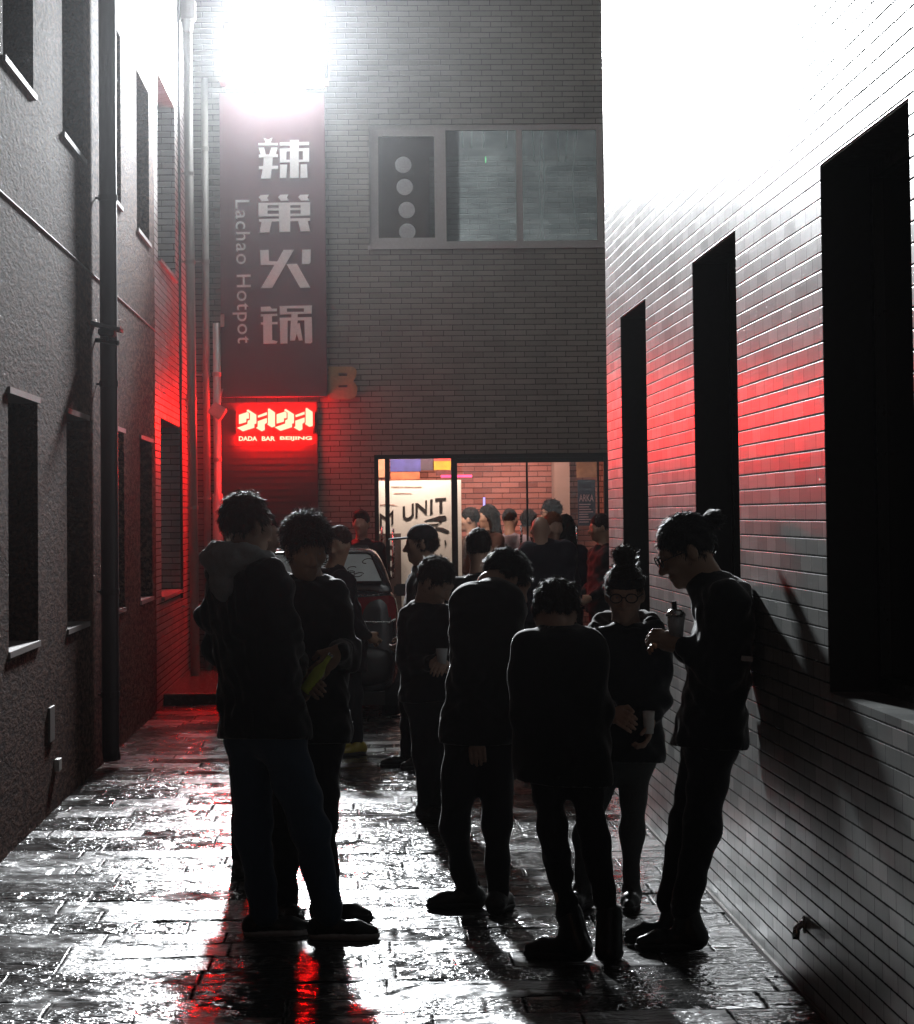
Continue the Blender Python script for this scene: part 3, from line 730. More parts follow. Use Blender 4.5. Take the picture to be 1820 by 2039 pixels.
link('lettering', ms[0], blk, t); link('lettering', ms[1], blk, t); link('drawing', ms[2], blk, t)
ms = [line_text('YEARS OF BEIJING BASS', 235, 690, 352, 378, yb_, 0.003, 0.0, ZD), line_text('presents...', 80, 330, 615, 650, yb_, 0.003, 0, ZD), line_text('apartment', 290, 545, 448, 472, yb_, 0.003, 0, ZD)]
link('small_lettering', join_meshes('small_lettering', ms), plain('faded red print', (0.35, 0.12, 0.08), 0.6), t)
# dark notice board with white squares
c0, c1 = P(762, 1062, BNY-.08), P(800, 1230, BNY-.08)
t = thing('notice_board', 'dark notice board with a column of small white squares behind the left door', 'notice board', ((c0[0]+c1[0])/2, BNY-.08, 0))
MB().box(c0[0]-.05, c1[0], BNY-.09, BNY-.06, 0.03, c0[2]).build('panel', plain('brown board', (0.08, 0.05, 0.045), 0.6), t)
b = MB()
for yy in (1080, 1100, 1122, 1142):
    c = P(778, yy, BNY-.095); b.box(c[0]-.022, c[0]+.022, BNY-.095, BNY-.091, c[2]-.03, c[2]+.03)
b.build('white_squares', MT['offwhite'], t)
# posters deeper in the room, above the banner
for (d0, d1, y0, y1, col, lab) in ((777, 838, 905, 938, (0.05, 0.05, 0.22), 'blue violet poster above the white banner'), (862, 898, 918, 935, (0.5, 0.27, 0.02), 'yellow poster above the right end of the banner'),
                                   (838, 864, 904, 936, (0.05, 0.03, 0.05), 'black poster between the blue and the yellow ones above the banner'), (750, 768, 904, 950, (0.5, 0.25, 0.15), 'orange brown poster at the left edge of the entrance glass'),
                                   (1148, 1188, 915, 950, (0.85, 0.30, 0.15), 'orange poster in the top right corner of the entrance'),
        (864, 898, 904, 917, (0.70, 0.05, 0.05), 'red poster over the yellow one above the white banner'), (778, 836, 940, 954, (0.45, 0.12, 0.05), 'rust coloured poster strip under the blue violet poster'),
        (868, 898, 937, 946, (0.10, 0.02, 0.02), 'dark strip between the yellow poster and the pink neon tube')):
    a, c = P(d0, y0, BNY+0.5), P(d1, y1, BNY+0.5)
    m_ = MB().box(a[0], c[0], BNY+0.5, BNY+0.515, c[2], a[2]).mesh('poster')
    tagged('poster', m_, plain('printed poster', col, 0.6, scale=9, var=0.6, local=False), lab, 'poster')
a, c = P(1150, 955, BNY+0.2), P(1186, 1046, BNY+0.2)
t = thing('poster', 'dark blue poster with white title and rows of small print right of the entrance', 'poster', ((a[0]+c[0])/2, BNY+.2, a[2]))
MB().box(a[0], c[0], BNY+.2, BNY+.215, c[2], a[2]).build('sheet', plain('dark blue print', (0.03, 0.03, 0.07), 0.5, scale=8, var=.4), t)
cv = lambda x, y: (x, y)
ms = [line_text('ARKA', 1153, 1182, 984, 998, BNY+.199, .003, .01, cv)]
m_ = MB()
for yy in range(1004, 1040, 5):
    q0, q1 = P(1153, yy, BNY+.198), P(1153+rnd.randint(18, 30), yy, BNY+.198); m_.box(q0[0], q1[0], BNY+.196, BNY+.199, q0[2]-.005, q0[2]+.005)
ms.append(m_.mesh('rows')); link('lettering', join_meshes('lettering', ms), plain('pink print', (0.6, 0.35, 0.4), .6), t)
a, c = P(878, 948, BNY+0.45), P(940, 955, BNY+0.45)
a2 = P(964, 990, 29.9); b2 = P(964, 1012, 29.9)
tagged('neon_tube', MB().tube([a2, b2], .012, 8).mesh('neon_tube'), emit('violet neon', (.45, .35, 1), 2.0), 'tiny upright violet neon tube on the brick wall inside the bar', 'neon tube')
tagged('neon_tube', MB().tube([(a[0], BNY+.45, a[2]), (c[0], BNY+.45, a[2])], .014, 8).mesh('neon_tube'), emit('pink neon', (1, .06, .16), 4.0), 'short pink neon tube glowing just above the banner', 'neon tube')
a = P(1213, 952, BY-.04); c = P(1213, 985, BY-.04)
# light inside the bar
def area(name, loc, sx, sy, energy, col, rot=(0, 0, 0)):
    l = bpy.data.lights.new(name, 'AREA'); l.shape = 'RECTANGLE'; l.size = sx; l.size_y = sy; l.energy = energy; l.color = col
    o = bpy.data.objects.new(name, l); C.objects.link(o); o.location = loc; o.rotation_euler = rot; return o
area('bar_ceiling_light', (1.6, 30.3, 2.86), 1.8, 1.4, 62, (1.0, 0.42, 0.36))
area('bar_window_light', (0.6, 28.0, 2.75), 0.9, 0.12, 64, (1.0, 0.68, 0.54), (math.radians(28), 0, 0))

# ------------------------------------------------------------------ parked car
def make_car():
    CXW = (P(435, 1250, 21.7)[0]+P(797, 1250, 21.7)[0])/2
    t = thing('parked_car', 'dark hatchback parked nose to the bar with a bright reflection painted into its rear window', 'car', (CXW, 21.7, 0))
    paint = plain('dark grey car paint', (0.05, 0.056, 0.062), 0.22, metal=0.2, scale=3, coat=0.8)
    rubber = plain('tyre rubber', (0.015, 0.015, 0.015), 0.8)
    def loft(secs, name, mat, parent=t, sub=2):
        bm = bmesh.new(); rings = []
        for y, pts in secs:
            full = [(x, z) for x, z in pts] + [(-x, z) for x, z in pts[::-1]]
            rings.append([bm.verts.new((CXW+x, 21.7+y, z)) for x, z in full])
        n = len(rings[0])
        for i in range(len(rings)-1):
            for k in range(n): bm.faces.new((rings[i][k], rings[i][(k+1) % n], rings[i+1][(k+1) % n], rings[i+1][k]))
        bm.faces.new(rings[0][::-1]); bm.faces.new(rings[-1])
        bmesh.ops.recalc_face_normals(bm, faces=bm.faces)
        me = bpy.data.meshes.new(name); bm.to_mesh(me); bm.free()
        o = link(name, me, mat, parent, True)
        if sub:
            md = o.modifiers.new('smooth', 'SUBSURF'); md.levels = sub; md.render_levels = sub
        return o
    def low(wd, zb, zt):
        return [(0.02, zb), (wd*0.82, zb), (wd*0.97, zb+0.10), (wd, zb+0.30), (wd, zb+0.55), (wd*0.975, zt-0.10), (wd*0.93, zt-0.01), (wd*0.6, zt), (0.02, zt+0.01)]
    loft([(0.0, low(0.64, 0.28, 1.00)), (0.03, low(0.70, 0.22, 1.08)), (0.20, low(0.75, 0.18, 1.11)), (1.0, low(0.765, 0.17, 1.02)), (2.2, low(0.76, 0.17, 0.98)), (2.9, low(0.74, 0.18, 0.92)), (3.3, low(0.66, 0.22, 0.80)), (3.42, low(0.52, 0.28, 0.68))], 'body', paint)
    def gh(w0, z0, w1, z1):
        return [(0.02, z0), (w0, z0), (w0*0.6+w1*0.4, z0*0.55+z1*0.45), (w1+0.02, z1-0.05), (w1*0.86, z1-0.008), (0.02, z1+0.012)]
    loft([(0.10, gh(0.70, 1.02, 0.66, 1.12)), (0.12, gh(0.71, 1.02, 0.655, 1.17)), (0.34, gh(0.715, 1.02, 0.58, 1.40)), (0.50, gh(0.715, 1.0, 0.565, 1.435)), (1.3, gh(0.71, .95, 0.57, 1.45)), (1.9, gh(0.71, .93, 0.55, 1.40)), (2.6, gh(0.68, .90, 0.62, .98))], 'cabin', paint)
    # rear window: pane lying just proud of the sloping tail
    glass = plain('rear glass with painted reflection', (0.72, 0.86, 0.88), 0.2, scale=5, var=0.25)  # reflection of the bright walls put into the pale base colour
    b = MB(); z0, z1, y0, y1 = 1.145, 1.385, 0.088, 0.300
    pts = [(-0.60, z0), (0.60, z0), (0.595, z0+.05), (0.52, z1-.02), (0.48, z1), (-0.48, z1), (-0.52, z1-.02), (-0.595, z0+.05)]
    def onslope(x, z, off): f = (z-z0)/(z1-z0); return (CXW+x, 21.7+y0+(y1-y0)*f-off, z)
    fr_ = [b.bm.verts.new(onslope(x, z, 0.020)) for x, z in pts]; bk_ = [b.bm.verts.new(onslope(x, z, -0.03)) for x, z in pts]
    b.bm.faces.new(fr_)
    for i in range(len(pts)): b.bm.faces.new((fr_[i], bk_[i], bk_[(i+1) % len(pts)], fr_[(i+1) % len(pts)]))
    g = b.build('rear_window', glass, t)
    b = MB(); rr = random.Random(4)
    for q in range(16):
        cx, cz = rr.uniform(.05, .5), rr.uniform(z0+.03, z1-.04); a, c = rr.uniform(.03, .07), rr.uniform(.008, .022)
        if abs(cx)+a > .53: continue
        b.tube([onslope(cx+a*math.cos(k*.5)*(1-.02*k), cz+c*math.sin(k*.5+.4), .0225) for k in range(rr.randint(8, 13))], 0.0035, 5)
    b.build('squiggles', MT['black'], g)
    b = MB(); b.tube([onslope(x, z, .02) for x, z in pts+pts[:1]], 0.012, 6); b.build('seal', MT['black'], g)
    b = MB(); b.obox((CXW, 21.7+.30, 1.437), (1, 0, 0), (0, 1, -.1), (0, .1, 1), .50, .05, .010, .006); b.build('spoiler', paint, t)
    b = MB(); b.box(CXW-.05, CXW+.05, 21.7+.265, 21.7+.28, 1.40, 1.415); b.build('brake_light', plain('red lens', (.5, .01, .015), .15, coat=1), t)
    for s_ in (-1, 1):
        b = MB(); x0_, x1_ = (0.33, 0.735)
        pr = [(x0_, .83), (x0_+.02, 1.02), (.66, 1.035), (.70, 1.02), (.725, .93), (.71, .84), (.66, .82)]
        v1 = [b.bm.verts.new((CXW+s_*x, 21.7-.004+max(0, x-.60)*.5, z)) for x, z in pr]; v2 = [b.bm.verts.new((CXW+s_*x, 21.7+.12+max(0, x-.60)*.5, z)) for x, z in pr]
        b.bm.faces.new(v1); n = len(pr)
        for i in range(n): b.bm.faces.new((v1[i], v2[i], v2[(i+1) % n], v1[(i+1) % n]))
        lt = b.build('tail_light', plain('dark red lens', (.22, .008, .012), .12, coat=1, scale=8), t)
        b = MB(); b.tube([(CXW+s_*x, 21.69+max(0, x-.60)*.5, z) for x, z in ((x0_, .825), (.66, .812), (.715, .838))], .008, 6)
        b.tube([(CXW+s_*x, 21.69+max(0, x-.60)*.5, z) for x, z in ((x0_, 1.03), (.6, 1.045))], .006, 6); b.build('chrome_trim', MT['steel'], lt)
        b = MB(); b.obox((CXW+s_*.80, 21.7+2.15, 1.02), (1, 0, 0), (0, 1, 0), (0, 0, 1), .07, .04, .055, .02); b.build('wing_mirror', paint, t)
        for yy in (.62, 2.75):
            b = MB(); b.lathe((CXW+s_*.58, 21.7+yy, .285), [(.19, 0), (.27, .01), (.285, .04), (.285, .14), (.27, .17), (.19, .175)], (s_, 0, 0), 24); wh = b.build('wheel', rubber, t, False)
            b = MB(); b.lathe((CXW+s_*.60, 21.7+yy, .285), [(.18, 0), (.185, .13), (.16, .15), (.05, .16), (.0, .165)], (s_, 0, 0), 20); b.build('rim', MT['grey'], wh)
    loft([(-0.03, [(0.02, .32), (.55, .32), (.62, .38), (.63, .52), (.58, .60), (.02, .60)]), (0.0, [(0.02, .26), (.60, .26), (.68, .34), (.70, .56), (.66, .64), (.02, .64)]), (.25, [(0.02, .24), (.70, .24), (.765, .34), (.77, .58), (.74, .66), (.02, .66)])], 'bumper', MT['black'], t, 1)
    b = MB(); b.box(CXW-.22, CXW+.22, 21.7-.012, 21.7+.0, .74, .86, .003); b.build('number_plate', plain('blue plate', (.05, .10, .35), .4), t)
    b = MB(); b.box(CXW-.62, CXW+.62, 21.74, 24.9, .13, .24); b.build('underbody', MT['black'], t)
make_car()

# ------------------------------------------------------------------ people: signed-distance bodies, surface nets
def surface_nets(Fd, org, h):
    S = Fd < 0
    act = np.zeros(tuple(n-1 for n in Fd.shape), dtype=np.int8)
    for a in (0, 1):
        for b_ in (0, 1):
            for c in (0, 1): act += S[a:Fd.shape[0]-1+a, b_:Fd.shape[1]-1+b_, c:Fd.shape[2]-1+c]
    I = np.argwhere((act > 0) & (act < 8))
    if len(I) == 0: return np.zeros((0, 3)), np.zeros((0, 4), int)
    offs = np.array([(a, b_, c) for a in (0, 1) for b_ in (0, 1) for c in (0, 1)])
    V = np.stack([Fd[I[:, 0]+o[0], I[:, 1]+o[1], I[:, 2]+o[2]] for o in offs], 1)
    acc = np.zeros((len(I), 3)); cnt = np.zeros(len(I))
    for i in range(8):
        for j in range(i+1, 8):
            if np.abs(offs[i]-offs[j]).sum() != 1: continue
            va, vb = V[:, i], V[:, j]; cr = (va < 0) != (vb < 0)
            den = np.where(cr, va-vb, 1.0); tt = np.where(cr, va/den, 0)
            acc += (offs[i]+tt[:, None]*(offs[j]-offs[i]))*cr[:, None]; cnt += cr
    verts = (I+acc/cnt[:, None])*h+org
    idm = -np.ones(act.shape, dtype=np.int64); idm[I[:, 0], I[:, 1], I[:, 2]] = np.arange(len(I))
    quads = []
    for ax in range(3):
        e = [0, 0, 0]; e[ax] = 1; n = Fd.shape
        A = S[:n[0]-e[0], :n[1]-e[1], :n[2]-e[2]]; B = S[e[0]:, e[1]:, e[2]:]
        E_ = np.argwhere(A != B); u, v = [(1, 2), (2, 0), (0, 1)][ax]
        E_ = E_[(E_[:, u] > 0) & (E_[:, v] > 0) & (E_[:, u] < n[u]-1) & (E_[:, v] < n[v]-1)]
        fl = A[E_[:, 0], E_[:, 1], E_[:, 2]]
        def g(du, dv):
            q = E_.copy(); q[:, u] += du; q[:, v] += dv; return idm[q[:, 0], q[:, 1], q[:, 2]]
        q4 = np.stack([g(-1, -1), g(0, -1), g(0, 0), g(-1, 0)], 1)
        q4[~fl] = q4[~fl][:, ::-1]; quads.append(q4)
    Q = np.concatenate(quads); Q = Q[(Q >= 0).all(1)]
    return verts, Q

def smin(a, b_, k):
    hh = np.maximum(k-np.abs(a-b_), 0)/k
    return np.minimum(a, b_)-hh*hh*k*0.25

def cap(a, b_, ra, rb=None, k=0.03): return ('cap', np.array(a, float), np.array(b_, float), ra, ra if rb is None else rb, k)
def ell(c, R, rad, k=0.03): return ('ell', np.array(c, float), np.array(R, float), np.array(rad, float), k)
def sub(p): return ('sub', p)

def prim_box(p):
    if p[0] == 'cap':
        r = max(p[3], p[4]); return np.minimum(p[1], p[2])-r, np.maximum(p[1], p[2])+r
    r = p[3].max(); return p[1]-r, p[1]+r

def prim_eval(p, X, Y, Z):
    if p[0] == 'cap':
        a, b_ = p[1], p[2]; d = b_-a; L2 = max(d@d, 1e-9)
        t = np.clip(((X-a[0])*d[0]+(Y-a[1])*d[1]+(Z-a[2])*d[2])/L2, 0, 1)
        return np.sqrt((X-a[0]-t*d[0])**2+(Y-a[1]-t*d[1])**2+(Z-a[2]-t*d[2])**2)-(p[3]+(p[4]-p[3])*t)
    c, R, r = p[1], p[2], p[3]; x, y, z = X-c[0], Y-c[1], Z-c[2]
    q = [R[0][i]*x+R[1][i]*y+R[2][i]*z for i in range(3)]
    k0 = np.sqrt(sum((q[i]/r[i])**2 for i in range(3))); k1 = np.sqrt(sum((q[i]/r[i]**2)**2 for i in range(3)))+1e-6
    return k0*(k0-1)/k1

def blob(name, prims, h, mat, parent, wrinkle=0.0, wl=0.09, seed=0, cut=None, grain=0.0):
    pos_ = [p for p in prims if p[0] != 'sub']; subs = [p[1] for p in prims if p[0] == 'sub']
    lo = np.min([prim_box(p)[0] for p in pos_], 0)-0.03; hi = np.max([prim_box(p)[1] for p in pos_], 0)+0.03
    n = np.ceil((hi-lo)/h).astype(int)+2
    Fd = np.full(tuple(n), 1.0, dtype=np.float32)
    ax = [lo[i]+np.arange(n[i])*h for i in range(3)]
    def region(p, m):
        a, b_ = prim_box(p); i0 = np.clip(np.floor((a-m-lo)/h).astype(int), 0, n); i1 = np.clip(np.ceil((b_+m-lo)/h).astype(int)+1, 0, n)
        return tuple(slice(i0[i], i1[i]) for i in range(3))
    for p in pos_:
        s_ = region(p, 0.04+p[-1])
        X, Y, Z = ax[0][s_[0]][:, None, None], ax[1][s_[1]][None, :, None], ax[2][s_[2]][None, None, :]
        Fd[s_] = smin(Fd[s_], prim_eval(p, X, Y, Z).astype(np.float32), p[-1])
    if wrinkle or grain:
        X, Y, Z = ax[0][:, None, None], ax[1][None, :, None], ax[2][None, None, :]
        rg = np.random.RandomState(seed+11); w_ = 0
        if wrinkle:
            for i in range(7):
                d = rg.normal(size=3); d[2] *= 1.5; d /= np.linalg.norm(d); L = wl*rg.uniform(.6, 1.7)
                w_ = w_+np.sin((X*d[0]+Y*d[1]+Z*d[2])*2*math.pi/L+rg.uniform(0, 6.3)+1.3*np.sin((X*d[1]+Y*d[2]+Z*d[0])*2*math.pi/(L*2.2)))*wrinkle/2.4
        if grain:
            for i in range(8):
                d = rg.normal(size=3); d /= np.linalg.norm(d); L = 0.028*rg.uniform(.6, 1.6)
                w_ = w_+np.sin((X*d[0]+Y*d[1]+Z*d[2])*2*math.pi/L+rg.uniform(0, 6.3))*grain/2.4
        Fd = (Fd+w_).astype(np.float32)
    for p in subs:
        s_ = region(p, 0.03)
        X, Y, Z = ax[0][s_[0]][:, None, None], ax[1][s_[1]][None, :, None], ax[2][s_[2]][None, None, :]
        Fd[s_] = -smin(-Fd[s_], prim_eval(p, X, Y, Z).astype(np.float32), max(p[-1], 1e-4))
    for c in (cut or []):
        nn, dd = np.array(c[0], float), c[1]
        X, Y, Z = ax[0][:, None, None], ax[1][None, :, None], ax[2][None, None, :]
        Fd = np.maximum(Fd, (X*nn[0]+Y*nn[1]+Z*nn[2]-dd).astype(np.float32))
    V, Q = surface_nets(Fd, lo, h)
    return link(name, mesh_np(name, V, Q), mat, parent, True)

SKIN = [plain('skin', (0.42, 0.27, 0.20), 0.5, scale=60, var=0.10), plain('tanned skin', (0.34, 0.21, 0.14), 0.5, scale=60, var=0.10)]
CL = {}
def cloth(col, rough=0.75, sheen=0.25, key=None):
    k = (tuple(col), rough, round(sheen, 2))
    if k not in CL: CL[k] = plain('cloth', col, rough, scale=180, var=0.25, sheen=sheen, bump=0.0012, spec=.2)
    return CL[k]
HAIRM = {}
def hairmat(col, spec=.22):
    k = (col, spec)
    if k not in HAIRM: HAIRM[k] = plain('hair', tuple(c*.7 for c in col), 0.5, scale=150, var=0.5, bump=0.004, spec=spec)
    return HAIRM[k]

def basis(yaw, pitch, roll=0.0):
    f = np.array((math.sin(yaw)*math.cos(pitch), -math.cos(yaw)*math.cos(pitch), -math.sin(pitch)))
    r = np.array((math.cos(yaw), math.sin(yaw), 0.0)); u = np.cross(f, r)*-1
    u = np.cross(r, f); 
    if u[2] < 0: u = -u
    r, u = math.cos(roll)*r+math.sin(roll)*u, math.cos(roll)*u-math.sin(roll)*r
    return np.stack([r, f, u], 1)      # columns: side, face direction, up

def add_strands(ho, n, B, hc, k, style, seed, near):
    """fine locks combed over the hair's surface, in the same mesh"""
    me = ho.data; nv = len(me.vertices)
    V = np.empty(nv*3, np.float32); me.vertices.foreach_get('co', V); V = V.reshape(-1, 3)
    N = np.empty(nv*3, np.float32); me.vertices.foreach_get('normal', N); N = N.reshape(-1, 3)
    Q = np.empty(len(me.loops), np.int32); me.loops.foreach_get('vertex_index', Q); Q = Q.reshape(-1, 4)
    rg = np.random.RandomState(seed+40); i = rg.randint(0, nv, n); p = V[i]; nr = N[i]
    off = p-hc[None, :]
    crown = hc+B[:, 2]*.12*k-B[:, 1]*.04*k
    fl = p-crown; fl -= nr*(fl*nr).sum(1, keepdims=True); fl /= np.linalg.norm(fl, axis=1, keepdims=True)+1e-6
    if style == 'long': fl = fl*.3+np.array((0, 0, -1.0))
    cu = {'curly': .9, 'long': .2, 'bun': .4, 'crop': .25}.get(style, .33)
    d = fl*(1-cu*.5)+nr*(.30 if style != 'long' else .15)+rg.normal(size=(n, 3))*cu*.42
    d /= np.linalg.norm(d, axis=1, keepdims=True)
    L = (rg.uniform(.012, .034, (n, 1)) if style != 'long' else rg.uniform(.03, .07, (n, 1)))*(1.25 if style == 'curly' else 1.0)
    if not near: L *= .8
    w_ = np.cross(d, nr); w_ /= np.linalg.norm(w_, axis=1, keepdims=True)+1e-6; w_ = w_*rg.uniform(.0006, .0013, (n, 1))*(1 if near else 2.2)
    b0 = p-nr*.004; mid = b0+d*L*.55+nr*L*.12; tip = b0+d*L-nr*L*.05
    NV = np.concatenate([b0-w_, b0+w_, mid+w_*.8, mid-w_*.8, tip+w_*.25, tip-w_*.25]).astype(np.float32)
    o = nv+np.arange(n)
    Q2 = np.concatenate([np.stack([o, o+n, o+2*n, o+3*n], 1), np.stack([o+3*n, o+2*n, o+4*n, o+5*n], 1)])
    me2 = mesh_np('hair', np.concatenate([V, NV]), np.concatenate([Q, Q2]))
    me2.materials.append(me.materials[0]); me2.polygons.foreach_set('use_smooth', [True]*len(me2.polygons))
    ho.data = me2; bpy.data.meshes.remove(me)

def person(label, z, head, hyaw=0, hpitch=0, hroll=0, byaw=None, hs=1.0, H=None, j=None, coat=(0.012, 0.012, 0.013), coat_g=0.022, hem=None, hemw=0.0,
           trousers=(0.015, 0.015, 0.018), leg=1.0, shoes=(0.012, 0.012, 0.012), hair='short', hcol=(0.02, 0.015, 0.012), skin=0,
           near=False, fyaw=(0, 0), hands=None, hood=None, extra=None, glasses=False, sole=None, boots=False, sheen=0.5, seed=0, beard=None, cap_col=(0.02, 0.02, 0.025), wr=0.004, coat_rough=.75, shirt=None):
    """one standing figure; j overrides joints by (dx, dy, depth offset) seen in the picture"""
    R = math.radians; sheen = min(sheen, .45 if near else .08)
    hc = P(head[0], head[1], z+(head[2] if len(head) > 2 else 0))
    B = basis(R(hyaw), R(hpitch), R(hroll)); k = hs
    by = R(hyaw if byaw is None else byaw)
    Sx = np.array((math.cos(by), math.sin(by), 0)); Fx = np.array((math.sin(by), -math.cos(by), 0)); up = np.array((0, 0, 1.0))
    H = H or (hc[2]+0.12*k); q = H/1.75
    base = np.array((hc[0], z, 0.0))
    J = {}
    J['neck'] = hc-up*0.19*k-Fx*0.03
    J['neck'][:2] = hc[:2]-Fx[:2]*0.04
    for s_, n_ in ((-1, 'a'), (1, 'b')):
        J['sh'+n_] = np.append(base[:2], J['neck'][2]-0.075*q)+Sx*s_*0.165*q-Fx*0.02
        J['el'+n_] = J['sh'+n_]+Sx*s_*0.06*q-up*0.28*q-Fx*0.01
        J['wr'+n_] = J['el'+n_]-Sx*s_*0.05*q-up*0.13*q+Fx*0.20*q
        J['hip'+n_] = base+Sx*s_*0.085*q+up*0.90*q*0.97
        J['kn'+n_] = base+Sx*s_*0.10*q+up*0.48*q+Fx*0.02
        J['an'+n_] = base+Sx*s_*0.11*q+up*0.09
    for n_, v in (j or {}).items(): J[n_] = P(v[0], v[1], z+(v[2] if len(v) > 2 else 0.0))
    for n_ in 'ab': J['an'+n_][2] = 0.09
    root = thing('person', label, 'person', (base[0], base[1], 0))
    hb = (0.006 if near else 0.014); hcl = (0.011 if near else 0.016)
    hl = lambda x, y, zz: hc+B@np.array((x, y, zz))*k
    # --- the body, one skin
    pr = [ell(hl(0, -.012, .030), B, np.array((.076, .096, .090))*k, .03), ell(hl(0, .028, -.045), B, np.array((.058, .062, .076))*k, .04),
          cap(hl(0, .070, -.100), hl(0, .066, -.092), .022*k, None, .03), cap(hl(0, .092, .004), hl(0, .113, -.036), .008*k, .0145*k, .014),
          cap(hl(-.014, .094, -.040), hl(.014, .094, -.040), .010*k, None, .01),
          cap(hl(-.040, .080, .024), hl(.040, .080, .024), .013*k, None, .02), cap(hl(-.045, .056, -.022), hl(-.040, .066, -.020), .024*k, None, .03), cap(hl(.045, .056, -.022), hl(.040, .066, -.020), .024*k, None, .03),
          cap(hl(-.020, .088, -.066), hl(.020, .088, -.066), .0075*k, None, .008), cap(hl(-.017, .086, -.077), hl(.017, .086, -.077), .0085*k, None, .008),
          ell(hl(-.078, -.006, -.006), B, np.array((.012, .021, .033))*k, .01), ell(hl(.078, -.006, -.006), B, np.array((.012, .021, .033))*k, .01),
          cap(hl(0, -.028, -.05), J['neck'], .056*k, .060*k, .04)]
    c_sh = (J['sha']+J['shb'])/2; c_hp = (J['hipa']+J['hipb'])/2
    def torso(g, hemlen=0.0, hw=0.0):
        o = []
        for n_ in 'ab':
            i_ = J['sh'+n_]*.72+c_sh*.28-up*.08; hp = J['hip'+n_]
            wd = (hp-c_hp)*(1+hw)+c_hp
            o.append(cap(i_, wd, .082*q+g, .080*q+g, .08))
            if hemlen: o.append(cap(wd, wd-up*hemlen+(wd-c_hp)*hw, .080*q+g, .086*q+g, .08))
        o += [cap(J['sha'], J['shb'], .052*q+g*.7, None, .06), cap(c_sh-up*.06, c_hp, .096*q+g, .098*q+g, .08), cap(J['neck'], c_sh, .058*q+g*.6, .085*q+g*.6, .06)]
        for n_ in 'ab': o.append(cap(J['neck']-up*.03, J['sh'+n_]*.8+c_sh*.2+up*.012, .045*q+g*.5, .046*q+g*.7, .05))
        if hemlen: o.append(cap(c_hp, c_hp-up*hemlen, .098*q+g, .098*q+g, .08))
        return o
    pr += torso(-0.018)
    for n_ in 'ab':
        lb = .86*min(leg, 1.0); pr += [cap(J['sh'+n_], J['el'+n_], .046*q, .038*q, .03), cap(J['el'+n_], J['wr'+n_], .037*q, .026*q, .02),
               cap(J['hip'+n_], J['kn'+n_], .078*q*lb, .056*q*lb, .03), cap(J['kn'+n_], J['an'+n_], .054*q*lb, .040*q*lb, .03)]
    # hands
    for n_ in 'ab':
        d = J['wr'+n_]-J['el'+n_]; d /= np.linalg.norm(d)
        hd = (hands or {}).get(n_, {})
        if 'dir' in hd: d = np.array(hd['dir'], float); d /= np.linalg.norm(d)
        inn = (c_hp-J['wr'+n_]); inn = inn+Fx*0.15; inn[2] *= .2
        if 'palm' in hd: inn = np.array(hd['palm'], float)
        nrm = inn-d*(inn@d); nrm /= (np.linalg.norm(nrm)+1e-6); side = np.cross(d, nrm)
        curl = hd.get('curl', 0.7); w0 = J['wr'+n_]
        Bh = np.stack([side, d, nrm], 1)
        pr.append(ell(w0+d*.050, Bh, np.array((.040, .054, .017)), .015)); pr.append(cap(w0, w0+d*.03, .024, .024, .015))
        for fi, (ox, ln) in enumerate(((-.030, .072), (-.010, .080), (.010, .075), (.029, .060))):
            a = w0+d*.092+side*ox; p0 = a; ang = 0
            for seg in range(3):
                ang += curl*(0.75 if seg else 0.55); L = ln*(.45, .32, .23)[seg]*1.1
                p1 = p0+(d*math.cos(ang)+nrm*math.sin(ang))*L
                pr.append(cap(p0, p1, .0092-.0008*seg, .0085-.0008*seg, .005)); p0 = p1
        ts = 1 if (np.cross(d, nrm)@up) > 0 else -1
        a = w0+d*.025+side*ts*.030; m_ = a+d*.032+side*ts*.022+nrm*.012; e_ = m_+d*.028+nrm*(.010+.012*curl)-side*ts*.004
        pr += [cap(a, m_, .013, .011, .012), cap(m_, e_, .0105, .009, .005)]
        J['hand'+n_] = w0+d*.085+nrm*.035
    # feet inside the shoes
    toes = []
    for n_, fy in zip('ab', fyaw):
        a = J['an'+n_]; fd = np.array((math.sin(R(fy)), -math.cos(R(fy)), 0)); sd = np.array((math.cos(R(fy)), math.sin(R(fy)), 0))
        heel = np.array((a[0], a[1], .048))-fd*.045*q; ball = np.array((a[0], a[1], .040))+fd*.110*q; toe = np.array((a[0], a[1], .034))+fd*.175*q
        toes.append((a, heel, ball, toe, fd, sd)); pr += [cap(heel, ball, .030, .029, .02), cap(ball, toe, .029, .018, .02), cap(a, heel, .034, .031, .02)]
    pr += [sub(cap(hl(-.032, .104, .003), hl(-.030, .104, .003), .013*k, None, .012)), sub(cap(hl(.032, .104, .003), hl(.030, .104, .003), .013*k, None, .012)),
           sub(cap(hl(-.018, .102, -.0715), hl(.018, .102, -.0715), .004*k, None, .004))]
    body = blob('body', pr, hb, SKIN[skin], root)
    if near or glasses:
        m_ = MB()
        for s_ in (-1, 1): m_.lathe(hl(s_*.031, .080, .002), [(0, 0), (.008*k, .0), (.0085*k, .004), (.005*k, .0085), (0, .0095)], B[:, 1], 10)
        m_.build('eyes', plain('eye', (.30, .28, .27), .2), body, True)
    # --- hair
    hp = []; S_ = lambda x, y, zz, rx, ry, rz, kk=.02: ell(hl(x, y, zz), B, np.array((rx, ry, rz))*k, kk)
    face = sub(S_(0, .105, -.030, .078, .072, .088, .01))
    nape = [(-B[:, 2], -(hl(0, 0, -.062)@B[:, 2]))]
    gr = 0.0035
